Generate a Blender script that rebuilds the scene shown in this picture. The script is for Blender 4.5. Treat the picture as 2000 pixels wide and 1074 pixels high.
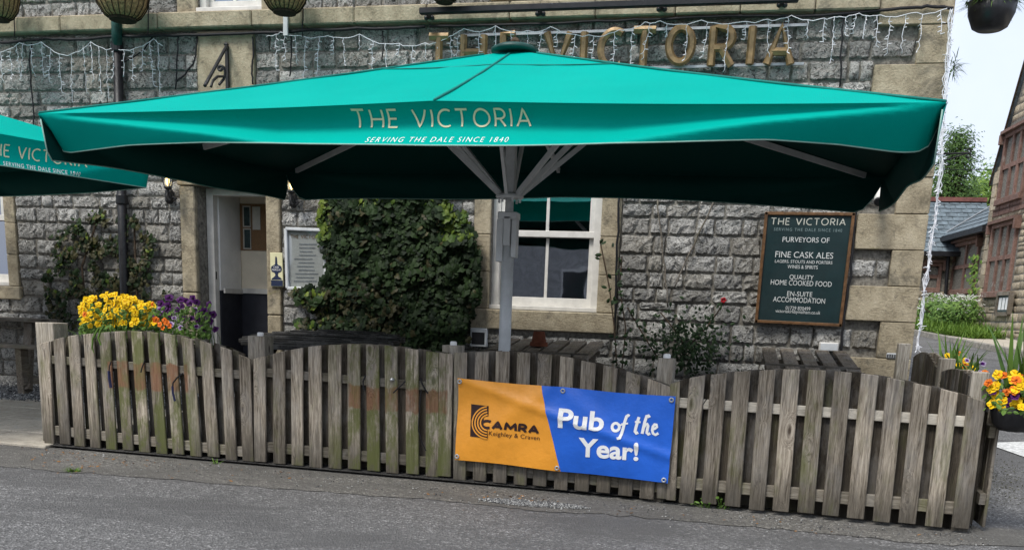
import bpy, bmesh, math, random
from mathutils import Vector, Matrix, noise
R_ = random.Random(7)
scene = bpy.context.scene
for o in list(bpy.data.objects): bpy.data.objects.remove(o)

# ------------------------------------------------------------------ camera
FPX, PYP = 1851.0, 1004.64                   # focal length and principal row in photo pixels (2000 wide, cropped frame)
PITCH, ROLL, YAW = math.radians(12.197), math.radians(2.170), math.radians(12.376)
CAM = Vector((0.0, -9.377, 1.2))
def _basis():
    cp, sp, cr, sr, ct, st = math.cos(PITCH), math.sin(PITCH), math.cos(ROLL), math.sin(ROLL), math.cos(YAW), math.sin(YAW)
    Rx = Matrix(((1, 0, 0), (0, cp, -sp), (0, sp, cp))); Rz = Matrix(((cr, -sr, 0), (sr, cr, 0), (0, 0, 1)))
    L = Matrix(((ct, st, 0), (0, 0, -1), (-st, ct, 0)))
    return Rz @ Rx @ L
RM = _basis(); RMT = RM.transposed()
cd = bpy.data.cameras.new('camera'); cam_o = bpy.data.objects.new('camera', cd); scene.collection.objects.link(cam_o)
cd.sensor_width = 36; cd.lens = 36 * FPX / 2000; cd.shift_y = (PYP - 537) / 2000; cd.clip_start = .05; cd.clip_end = 2000
_m = Matrix((RM[0], -Vector(RM[1]), -Vector(RM[2]))).transposed().to_4x4(); _m.translation = CAM
cam_o.matrix_world = _m
scene.camera = cam_o
scene.render.resolution_x, scene.render.resolution_y = 1024, 549

# ------------------------------------------------------------------ sky, sun, exposure (bright overcast)
SUN_EL, SUN_AZ = math.radians(57), math.radians(-28)      # azimuth measured from -Y (towards the camera side) to the left
w = bpy.data.worlds.new('World'); scene.world = w; w.use_nodes = True
nt = w.node_tree; bg = nt.nodes['Background']
sky = nt.nodes.new('ShaderNodeTexSky'); sky.sky_type = 'NISHITA'; sky.sun_disc = False
sky.sun_elevation = SUN_EL; sky.sun_rotation = math.radians(180 + 28); sky.air_density = 1.2; sky.dust_density = 4.0; sky.ozone_density = 1.0
mx = nt.nodes.new('ShaderNodeMix'); mx.data_type = 'RGBA'; mx.inputs[0].default_value = .85
nz = nt.nodes.new('ShaderNodeTexNoise'); nz.inputs['Scale'].default_value = 3.2; nz.inputs['Detail'].default_value = 5
rp = nt.nodes.new('ShaderNodeValToRGB'); rp.color_ramp.elements[0].position = .3; rp.color_ramp.elements[1].position = .75
rp.color_ramp.elements[0].color = (3.2, 3.7, 4.7, 1); rp.color_ramp.elements[1].color = (4.9, 5.1, 5.6, 1)
tc = nt.nodes.new('ShaderNodeTexCoord')
nt.links.new(tc.outputs['Generated'], nz.inputs['Vector']); nt.links.new(nz.outputs['Fac'], rp.inputs['Fac'])
nt.links.new(sky.outputs['Color'], mx.inputs[6]); nt.links.new(rp.outputs['Color'], mx.inputs[7])
nt.links.new(mx.outputs[2], bg.inputs['Color']); bg.inputs['Strength'].default_value = .1
sl = bpy.data.lights.new('sun', 'SUN'); sl.energy = 1.5; sl.angle = math.radians(20); sl.color = (1, .97, .92)
so = bpy.data.objects.new('sun', sl); scene.collection.objects.link(so)
_sd = Vector((math.sin(SUN_AZ) * math.cos(SUN_EL), -math.cos(SUN_AZ) * math.cos(SUN_EL), math.sin(SUN_EL)))
so.rotation_euler = _sd.to_track_quat('Z', 'Y').to_euler(); so.location = (0, -6, 12)
vs = scene.view_settings; vs.view_transform = 'Standard'; vs.look = 'None'; vs.exposure = 1.22; vs.gamma = 1; vs.use_curve_mapping = False

# ------------------------------------------------------------------ photo pixel -> point on a known surface
def ray(x, y): return RMT @ Vector(((x - 1000) / FPX, (y - PYP) / FPX, 1))
def proj(P):
    v = RM @ (Vector(P) - CAM); return (1000 + FPX * v.x / v.z, PYP + FPX * v.y / v.z, v.z)
def W(x, y, Y=0.0):                       # on a plane parallel to the facade
    d = ray(x, y); return CAM + d * ((Y - CAM.y) / d.y)
def G(x, y, z=0.0):                       # on a level plane
    d = ray(x, y); return CAM + d * ((z - CAM.z) / d.z)
def PL(x, y, P, n):                       # on any plane
    d = ray(x, y); return CAM + d * ((Vector(P) - CAM).dot(n) / d.dot(n))
def zat(P, py):                           # height above the plan point P that shows at photo row py
    lo, hi = -2, 30
    for _ in range(40):
        m = (lo + hi) / 2
        if proj((P[0], P[1], m))[1] > py: lo = m
        else: hi = m
    return lo

# ------------------------------------------------------------------ building helpers
OFF = {}
def link(o): scene.collection.objects.link(o); return o
def thing(name, label, cat, loc=(0, 0, 0), group=None):
    o = bpy.data.objects.new(name, None); link(o); o.location = loc; o.empty_display_size = .1
    OFF[o.name] = Vector(loc); tagit(o, label, cat, group); return o
def tagit(o, label=None, cat=None, group=None, kind=None):
    if label: o['label'] = label
    if cat: o['category'] = cat
    if group: o['group'] = group
    if kind: o['kind'] = kind
    return o
class MB:
    def __init__(s): s.v = []; s.f = []
    def add(s, vs, fs):
        b = len(s.v); s.v += [Vector(p) for p in vs]; s.f += [tuple(i + b for i in f) for f in fs]; return s
    def pts8(s, p): # bottom 4 ccw, top 4
        return s.add(p, [(3, 2, 1, 0), (4, 5, 6, 7), (0, 1, 5, 4), (1, 2, 6, 5), (2, 3, 7, 6), (3, 0, 4, 7)])
    def box(s, c, d, M=None):
        x, y, z = [a / 2 for a in d]; P = [Vector(q) for q in ((-x, -y, -z), (x, -y, -z), (x, y, -z), (-x, y, -z), (-x, -y, z), (x, -y, z), (x, y, z), (-x, y, z))]
        if M: P = [M @ p for p in P]
        return s.pts8([p + Vector(c) for p in P])
    def b2(s, lo, hi):
        return s.box([(a + b) / 2 for a, b in zip(lo, hi)], [abs(b - a) for a, b in zip(lo, hi)])
    def bar(s, a, b, w, h, up=(0, 0, 1)):   # rectangular bar from a to b
        a, b = Vector(a), Vector(b); d = (b - a).normalized(); u = Vector(up); sx = d.cross(u)
        if sx.length < 1e-4: sx = d.cross(Vector((0, 1, 0)))
        sx.normalize(); u = sx.cross(d).normalized(); P = []
        for q in (a, b):
            P += [q - sx * w / 2 - u * h / 2, q + sx * w / 2 - u * h / 2, q + sx * w / 2 + u * h / 2, q - sx * w / 2 + u * h / 2]
        return s.pts8(P)
    def tube(s, path, r, n=6, cap=True):
        path = [Vector(p) for p in path]; rr = r if isinstance(r, (list, tuple)) else [r] * len(path); rings = []; up = None
        for i, p in enumerate(path):
            a = path[max(0, i - 1)]; b = path[min(len(path) - 1, i + 1)]; d = (b - a).normalized()
            if up is None:
                up = Vector((0, 0, 1)) if abs(d.z) < .9 else Vector((0, 1, 0))
            x = d.cross(up); x.normalize(); y = x.cross(d).normalized(); up = y
            rings.append([p + (x * math.cos(t) + y * math.sin(t)) * rr[i] for t in [2 * math.pi * k / n for k in range(n)]])
        vs_ = [q for rg in rings for q in rg]; fs = []
        for i in range(len(path) - 1):
            for k in range(n): fs.append((i * n + k, i * n + (k + 1) % n, (i + 1) * n + (k + 1) % n, (i + 1) * n + k))
        if cap: fs += [tuple(range(n))[::-1], tuple(range((len(path) - 1) * n, len(path) * n))]
        return s.add(vs_, fs)
    def lathe(s, c, prof, n=16, cap=True):
        c = Vector(c); vs_ = [c + Vector((r * math.cos(2 * math.pi * k / n), r * math.sin(2 * math.pi * k / n), z)) for r, z in prof for k in range(n)]
        fs = [(i * n + k, i * n + (k + 1) % n, (i + 1) * n + (k + 1) % n, (i + 1) * n + k) for i in range(len(prof) - 1) for k in range(n)]
        if cap: fs += [tuple(range(n))[::-1], tuple(range((len(prof) - 1) * n, len(prof) * n))]
        return s.add(vs_, fs)
    def prism(s, poly, ext):               # planar polygon extruded by vector ext
        n = len(poly); P = [Vector(p) for p in poly]; Q = [p + Vector(ext) for p in P]
        return s.add(P + Q, [tuple(range(n)), tuple(range(n, 2 * n))[::-1]] + [(i, (i + 1) % n + 0, (i + 1) % n + n, i + n) for i in range(n)])
    def grid(s, fn, nu, nv):
        vs_ = [fn(i / nu, j / nv) for j in range(nv + 1) for i in range(nu + 1)]
        return s.add(vs_, [(j * (nu + 1) + i, j * (nu + 1) + i + 1, (j + 1) * (nu + 1) + i + 1, (j + 1) * (nu + 1) + i) for j in range(nv) for i in range(nu)])
    def build(s, name, m, parent=None, smooth=False, loc=None, bevel=0, recalc=True):
        me = bpy.data.meshes.new(name)
        off = OFF[parent.name] if parent else Vector(loc or (0, 0, 0))
        me.from_pydata([tuple(p - off) for p in s.v], [], s.f)
        if recalc or bevel:
            bm = bmesh.new(); bm.from_mesh(me)
            if recalc: bmesh.ops.recalc_face_normals(bm, faces=bm.faces)
            if bevel:
                es = [e for e in bm.edges if len(e.link_faces) == 2 and e.calc_face_angle(0) > .6]
                bmesh.ops.bevel(bm, geom=es, offset=bevel, segments=1, affect='EDGES', clamp_overlap=True)
            bm.to_mesh(me); bm.free()
        me.materials.append(m)
        if smooth:
            for p in me.polygons: p.use_smooth = True
        o = bpy.data.objects.new(name, me); link(o)
        if parent: o.parent = parent
        else: o.location = off
        OFF[o.name] = off.copy()
        return o
def subdivide_long(me_v, me_f, maxlen):
    bm = bmesh.new(); vv = [bm.verts.new(p) for p in me_v]
    for f in me_f:
        try: bm.faces.new([vv[i] for i in f])
        except Exception: pass
    bmesh.ops.triangulate(bm, faces=bm.faces)
    for _ in range(6):
        es = [e for e in bm.edges if e.calc_length() > maxlen]
        if not es: break
        bmesh.ops.subdivide_edges(bm, edges=es, cuts=1)
        bmesh.ops.triangulate(bm, faces=bm.faces)
    bm.verts.index_update()
    r = ([v.co.copy() for v in bm.verts], [tuple(v.index for v in f.verts) for f in bm.faces]); bm.free(); return r

# ------------------------------------------------------------------ materials
def newmat(name, rough=.8, col=(.5, .5, .5), spec=.3, metal=0):
    m = bpy.data.materials.new(name); m.use_nodes = True; b = m.node_tree.nodes['Principled BSDF']
    b.inputs['Base Color'].default_value = (*col, 1); b.inputs['Roughness'].default_value = rough
    b.inputs['Specular IOR Level'].default_value = spec; b.inputs['Metallic'].default_value = metal
    return m, m.node_tree, b
class NT:
    def __init__(s, nt): s.nt = nt
    def n(s, t, **k):
        x = s.nt.nodes.new(t)
        for a, v in k.items(): setattr(x, a, v)
        return x
    def l(s, a, b): s.nt.links.new(a, b)
    def pos(s, scale=(1, 1, 1), rnd=0, coord='Position'):
        if coord == 'Position': o = s.n('ShaderNodeNewGeometry').outputs['Position']
        else: o = s.n('ShaderNodeTexCoord').outputs[coord]
        if rnd:
            oi = s.n('ShaderNodeObjectInfo'); mu = s.n('ShaderNodeMath', operation='MULTIPLY'); s.l(oi.outputs['Random'], mu.inputs[0]); mu.inputs[1].default_value = rnd
            ad = s.n('ShaderNodeVectorMath', operation='ADD'); s.l(o, ad.inputs[0]); s.l(mu.outputs[0], ad.inputs[1]); o = ad.outputs[0]
        mp = s.n('ShaderNodeVectorMath', operation='MULTIPLY'); s.l(o, mp.inputs[0]); mp.inputs[1].default_value = scale
        return mp.outputs[0]
    def noise(s, vec, scale, detail=4, rough=.55, dist=0):
        x = s.n('ShaderNodeTexNoise'); s.l(vec, x.inputs['Vector']); x.inputs['Scale'].default_value = scale; x.inputs['Detail'].default_value = detail
        x.inputs['Roughness'].default_value = rough; x.inputs['Distortion'].default_value = dist; return x.outputs['Fac']
    def voro(s, vec, scale, feature='F1', out='Distance', rnd=1):
        x = s.n('ShaderNodeTexVoronoi', feature=feature); s.l(vec, x.inputs['Vector']); x.inputs['Scale'].default_value = scale; x.inputs['Randomness'].default_value = rnd; return x.outputs[out]
    def ramp(s, fac, stops):
        x = s.n('ShaderNodeValToRGB'); e = x.color_ramp.elements
        while len(e) < len(stops): e.new(.5)
        for i, (p, c) in enumerate(stops): e[i].position = p; e[i].color = (*c, 1) if len(c) == 3 else c
        s.l(fac, x.inputs['Fac']); return x.outputs['Color']
    def mix(s, fac, a, b, mode='MIX'):
        x = s.n('ShaderNodeMix', data_type='RGBA', blend_type=mode)
        for sock, v in ((x.inputs[0], fac), (x.inputs[6], a), (x.inputs[7], b)):
            if isinstance(v, (int, float)): sock.default_value = v
            elif isinstance(v, tuple): sock.default_value = (*v, 1)
            else: s.l(v, sock)
        return x.outputs[2]
    def math(s, op, a, b=0.0, clamp=False):
        x = s.n('ShaderNodeMath', operation=op, use_clamp=clamp)
        for sock, v in ((x.inputs[0], a), (x.inputs[1], b)):
            if isinstance(v, (int, float)): sock.default_value = v
            else: s.l(v, sock)
        return x.outputs[0]
    def rng(s, v, a, b, c=0.0, d=1.0):
        x = s.n('ShaderNodeMapRange', interpolation_type='SMOOTHSTEP'); s.l(v, x.inputs[0])
        for i, q in enumerate((a, b, c, d)): x.inputs[i + 1].default_value = q
        return x.outputs[0]
    def rand(s): return s.n('ShaderNodeObjectInfo').outputs['Random']
    def bump(s, b, h, strength=1, dist=.01, prev=None):
        x = s.n('ShaderNodeBump'); x.inputs['Strength'].default_value = strength; x.inputs['Distance'].default_value = dist; s.l(h, x.inputs['Height'])
        if prev: s.l(prev, x.inputs['Normal'])
        s.l(x.outputs[0], b.inputs['Normal']); return x.outputs[0]

def stone_mat(name, dark, mid, light, bumpd=.03, sc=1.0, moss=0.0, val=(.72, 1.2)):
    m, nt, b = newmat(name, .9, spec=.25); t = NT(nt); P = t.pos(rnd=9)
    a = t.noise(P, 9 * sc, 8, .65, .6); f = t.noise(P, 34 * sc, 6, .7, 1.2); v = t.voro(P, 20 * sc)
    h = t.math('ADD', t.math('MULTIPLY', a, .55), t.math('MULTIPLY', f, .45))
    # ridged relief of a hammer-dressed face
    rid = t.math('SUBTRACT', 1.0, t.math('ABSOLUTE', t.math('MULTIPLY', t.math('SUBTRACT', t.noise(P, 13 * sc, 4, .6, 1.5), .5), 5.0)), True)
    h2 = t.math('ADD', h, t.math('MULTIPLY', rid, .3))
    col = t.ramp(h, [(.33, dark), (.5, mid), (.68, light)])
    vmul = t.math('ADD', t.math('MULTIPLY', t.rand(), val[1] - val[0]), val[0])
    vv = t.n('ShaderNodeCombineXYZ')
    for i in range(3): t.l(vmul, vv.inputs[i])
    col = t.mix(1.0, col, vv.outputs[0], 'MULTIPLY')
    lich = t.rng(t.noise(P, 5.0, 5, .7), .56, .72)
    col = t.mix(t.math('MULTIPLY', lich, .5), col, (.42, .42, .39))
    crack = t.rng(t.noise(P, 27 * sc, 5, .75, 2.0), .36, .46)
    col = t.mix(t.math('MULTIPLY', t.math('SUBTRACT', 1.0, crack), .7), col, dark)
    if moss: col = t.mix(t.math('MULTIPLY', t.rng(t.noise(P, 2.3, 4, .6), .55, .75), moss), col, (.1, .1, .03))
    t.l(col, b.inputs['Base Color']); t.bump(b, h2, 1.0, bumpd); return m
M = {}
def limestone():
    m, nt, b = newmat('limestone', .9, spec=.25); t = NT(nt); P = t.pos((1, 1, 1.25), 9)
    big = t.noise(P, 4, 4, .6); n1 = t.noise(P, 15, 5, .62, 1.8); n2 = t.noise(P, 40, 5, .7, 1.0); n3 = t.noise(P, 110, 3, .7)
    rid = t.math('SUBTRACT', 1.0, t.math('ABSOLUTE', t.math('MULTIPLY', t.math('SUBTRACT', n1, .5), 6.0)), True)
    h = t.math('ADD', t.math('MULTIPLY', n2, .5), t.math('ADD', t.math('MULTIPLY', rid, .28), t.math('MULTIPLY', n3, .15)))
    col = t.ramp(h, [(.24, (.045, .043, .04)), (.36, (.17, .165, .152)), (.47, (.44, .43, .4)), (.6, (.76, .745, .7))])
    vmul = t.math('ADD', t.math('MULTIPLY', t.rand(), .55), .6); cv = t.n('ShaderNodeCombineXYZ'); [t.l(vmul, cv.inputs[i]) for i in range(3)]
    col = t.mix(1.0, col, cv.outputs[0], 'MULTIPLY')
    col = t.mix(t.math('MULTIPLY', t.rng(big, .5, .7), .4), col, (.2, .19, .16))
    r2 = t.math('FRACT', t.math('MULTIPLY', t.rand(), 17.3)); col = t.mix(t.math('MULTIPLY', t.rng(r2, .55, 1.0), .45), col, (.3, .265, .2))
    t.l(col, b.inputs['Base Color']); t.bump(b, h, 1.0, .06); return m
M['limestone'] = limestone()
M['far_stone'] = stone_mat('far_stone', (.22, .175, .12), (.44, .37, .265), (.62, .54, .4), .03, .8)
M['house_stone'] = stone_mat('house_stone', (.2, .19, .18), (.42, .41, .39), (.62, .61, .58), .03, .8)
M['red_stone'] = stone_mat('red_sandstone', (.1, .058, .045), (.21, .125, .098), (.3, .19, .155), .01, 1.2)
def sandstone():
    m, nt, b = newmat('sandstone', .9, spec=.2); t = NT(nt); P = t.pos(rnd=5)
    a = t.noise(P, 6, 7, .65, .3); f = t.noise(P, 60, 5, .7)
    col = t.ramp(t.math('ADD', t.math('MULTIPLY', a, .7), t.math('MULTIPLY', f, .3)), [(.3, (.16, .135, .09)), (.46, (.36, .305, .21)), (.62, (.48, .415, .295)), (.75, (.55, .5, .39))])
    soot = t.rng(t.noise(P, 2.6, 6, .7, .4), .5, .68); col = t.mix(t.math('MULTIPLY', soot, .72), col, (.085, .08, .065))
    lich = t.rng(t.noise(t.pos((1, 1, 2.2), 17), 4.3, 5, .7), .62, .74); col = t.mix(t.math('MULTIPLY', lich, .6), col, (.22, .2, .07))
    blot = t.rng(t.noise(P, 11, 6, .75, .6), .56, .66); col = t.mix(t.math('MULTIPLY', blot, .55), col, (.1, .09, .07))
    pit = t.rng(t.voro(P, 46), .08, .2); col = t.mix(t.math('MULTIPLY', t.math('SUBTRACT', 1.0, pit), .45), col, (.06, .05, .04))
    t.l(col, b.inputs['Base Color']); t.bump(b, t.math('ADD', t.noise(P, 45, 6, .75), t.math('MULTIPLY', a, .6)), .9, .014); return m
M['sandstone'] = sandstone()
def plain(name, col, rough=.7, spec=.3, metal=0, var=.12, sc=20, bump=.002, noisecol=None):
    m, nt, b = newmat(name, rough, col, spec, metal); t = NT(nt); P = t.pos()
    n = t.noise(P, sc, 5, .6); c2 = noisecol or tuple(max(0, c * (1 - 2.2 * var)) for c in col); c3 = tuple(min(1, c * (1 + var)) for c in col)
    t.l(t.ramp(n, [(.3, c2), (.7, c3)]), b.inputs['Base Color'])
    if bump: t.bump(b, t.noise(P, sc * 3, 4, .6), .6, bump)
    t.l(t.rng(t.noise(P, sc * .7, 3), .3, .7, max(0, rough - .08), min(1, rough + .08)), b.inputs['Roughness'])
    return m
M['mortar'] = plain('mortar', (.235, .22, .19), .95, .1, var=.3, sc=30, bump=.01)
M['white_paint'] = plain('white_paint', (.66, .64, .59), .45, .4, var=.08, sc=9)
M['door_white'] = plain('door_white', (.82, .81, .78), .5, var=.05, sc=5)
M['cream_wall'] = plain('cream_wall', (.78, .7, .55), .8, var=.06, sc=4)
M['dado'] = plain('dado_paint', (.03, .032, .042), .6, var=.15, sc=8)
M['black'] = plain('black_paint', (.012, .012, .014), .45, .4, var=.2)
M['rubber'] = plain('black_cable', (.014, .014, .016), .6, .3, var=.2)
M['green_pipe'] = plain('green_pipe_paint', (.01, .06, .05), .5, .4, var=.2)
M['iron'] = plain('wrought_iron', (.022, .022, .023), .6, .4, var=.3)
M['gold'] = plain('gold_paint', (.3, .2, .09), .42, .5, .25, var=.22, sc=14)
M['steel'] = plain('galvanised_steel', (.45, .47, .48), .45, .5, .5, var=.12, sc=12)
M['pole'] = plain('powder_coated_pole', (.66, .68, .68), .5, .4, .1, var=.08, sc=8)
M['white_wire'] = plain('white_wire', (.78, .79, .82), .5, .3, var=.05)
M['wicker'] = plain('wicker', (.36, .23, .11), .85, .2, var=.35, sc=50, bump=.004)
M['wicker_dark'] = plain('wicker_dark', (.035, .026, .016), .9, .2, var=.3, sc=50)
M['planter_black'] = plain('planter_black', (.018, .018, .021), .4, .5, var=.3, sc=10)
M['terracotta'] = plain('terracotta', (.17, .055, .03), .85, .2, var=.2, sc=15)
M['letter_white'] = plain('letter_white', (.88, .88, .86), .5, var=.03)
M['letter_cream'] = plain('letter_cream', (.72, .7, .45), .55, var=.05)
M['letter_dim'] = plain('letter_dim', (.2, .27, .27), .55, var=.05)
M['letter_brown'] = plain('letter_brown', (.035, .016, .016), .55, var=.08)
M['board_green'] = plain('board_green', (.006, .024, .026), .5, .4, var=.12, sc=6)
M['oak'] = plain('oak_frame', (.15, .075, .03), .45, .4, var=.25, sc=25)
M['ply'] = plain('notice_ground', (.5, .5, .43), .6, var=.06)
M['paper'] = plain('paper', (.55, .52, .46), .7, var=.06)
M['poster_dark'] = plain('poster_dark', (.05, .08, .08), .6, var=.3, sc=12)
M['cork'] = plain('cork', (.24, .14, .07), .9, var=.15, sc=60)
M['plaque_cream'] = plain('plaque_cream', (.72, .68, .42), .4, var=.04)
M['plaque_blue'] = plain('plaque_blue', (.012, .022, .06), .35, .5, var=.1)
M['slate'] = plain('slate', (.13, .165, .185), .7, .4, var=.25, sc=7, bump=.004)
M['ridge_tile'] = plain('ridge_tile', (.22, .09, .075), .85, var=.2, sc=8)
M['kerb'] = plain('kerb_stone', (.3, .28, .24), .9, var=.2, sc=12, bump=.004)
M['road_paint'] = plain('road_paint', (.6, .6, .58), .8, var=.25, sc=30)
M['dark_soil'] = plain('dark_soil', (.035, .03, .024), .95, .1, var=.3, sc=25, bump=.01)
M['room'] = plain('dim_room', (.16, .15, .14), .9, var=.15, sc=3)
M['zip'] = plain('blue_strap', (.016, .018, .06), .6, var=.1)
def leafmat(name, c1, c2, rough=.5, rnd=True):
    m, nt, b = newmat(name, rough, spec=.35); t = NT(nt); P = t.pos()
    g = t.n('ShaderNodeNewGeometry').outputs['Random Per Island']
    n = t.math('ADD', t.math('MULTIPLY', g, .65), t.math('MULTIPLY', t.noise(P, 6, 3), .35))
    t.l(t.ramp(n, [(.15, c1), (.8, c2)]), b.inputs['Base Color'])
    b.inputs['Specular IOR Level'].default_value = .22
    tr = t.n('ShaderNodeBsdfTranslucent'); t.l(t.ramp(n, [(.15, c1), (.8, c2)]), tr.inputs['Color'])
    ms = t.n('ShaderNodeMixShader'); ms.inputs[0].default_value = .25
    out = nt.nodes['Material Output']; t.l(b.outputs[0], ms.inputs[1]); t.l(tr.outputs[0], ms.inputs[2]); t.l(ms.outputs[0], out.inputs['Surface'])
    return m
M['ivy'] = leafmat('ivy_leaf', (.005, .013, .004), (.026, .052, .013), .62)
M['ivy_young'] = leafmat('ivy_leaf_young', (.045, .09, .012), (.15, .2, .025), .5)
M['ivy_dry'] = leafmat('ivy_leaf_autumn', (.025, .026, .012), (.085, .078, .03), .5)
M['rose_leaf'] = leafmat('rose_leaf', (.012, .026, .012), (.03, .06, .02), .5)
M['leaf'] = leafmat('garden_leaf', (.05, .11, .02), (.15, .26, .05), .5)
M['grass'] = leafmat('grass_blade', (.07, .15, .02), (.19, .3, .05), .6)
M['bush'] = leafmat('bush_leaf', (.06, .14, .03), (.19, .3, .07), .6)
M['conifer'] = leafmat('conifer_needles', (.04, .09, .025), (.11, .19, .045), .6)
M['tree'] = leafmat('tree_leaf', (.06, .13, .02), (.2, .3, .05), .6)
M['bark'] = plain('bark', (.09, .065, .045), .95, .1, var=.35, sc=25, bump=.01)
def petal(name, col, eye, eyer=.25):
    m, nt, b = newmat(name, .55, col, .2); t = NT(nt)
    tc_ = t.n('ShaderNodeTexCoord').outputs['Object']; ln = t.n('ShaderNodeVectorMath', operation='LENGTH'); t.l(tc_, ln.inputs[0])
    n = t.noise(tc_, 60, 3); r = t.math('ADD', ln.outputs['Value'], t.math('MULTIPLY', t.math('SUBTRACT', n, .5), .012))
    col2 = tuple(c * .8 for c in col)
    c = t.mix(t.rand(), col, col2); c = t.mix(t.rng(r, eyer * .026, eyer * .026 + .006, 1, 0), c, eye)
    t.l(c, b.inputs['Base Color']); return m
M['pansy_yellow'] = petal('pansy_yellow', (.85, .56, .01), (.75, .3, .01), .12)
M['pansy_orange'] = petal('pansy_orange', (.8, .2, .02), (.25, .03, .01), .2)
M['pansy_purple'] = petal('pansy_purple', (.085, .014, .12), (.02, .002, .03), .35)
M['pansy_lilac'] = petal('pansy_lilac', (.48, .4, .55), (.1, .01, .16), .5)
M['rose_red'] = petal('rose_red', (.35, .008, .015), (.2, .004, .008), .3)
M['parsley'] = plain('parsley_white', (.75, .77, .7), .7, var=.05)

def fabric(name, col):
    m, nt, b = newmat(name, .62, col, .35); t = NT(nt); P = t.pos()
    n = t.noise(P, 1.3, 5, .6); c2 = tuple(c * .9 for c in col)
    c = t.ramp(n, [(.3, c2), (.7, col)])
    grime = t.rng(t.noise(t.pos((1, 1, .35)), 9, 5, .7), .62, .8); c = t.mix(t.math('MULTIPLY', grime, .2), c, (.03, .12, .1)); spot = t.rng(t.noise(P, 26, 4, .7), .7, .78); c = t.mix(t.math('MULTIPLY', spot, .25), c, (.2, .4, .36))
    t.l(c, b.inputs['Base Color']); b.inputs['Specular IOR Level'].default_value = .03
    t.bump(b, t.math('ADD', t.noise(P, 240, 2), t.math('MULTIPLY', t.noise(P, 5, 3), 1.5)), .25, .01); return m
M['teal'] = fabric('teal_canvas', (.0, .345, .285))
M['shade_backing'] = fabric('dark_green_shade', (.006, .055, .048))  # shade beneath the teal cloth, put into a dark green colour
M['hem'] = plain('pale_hem', (.25, .42, .36), .7, var=.06)

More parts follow.
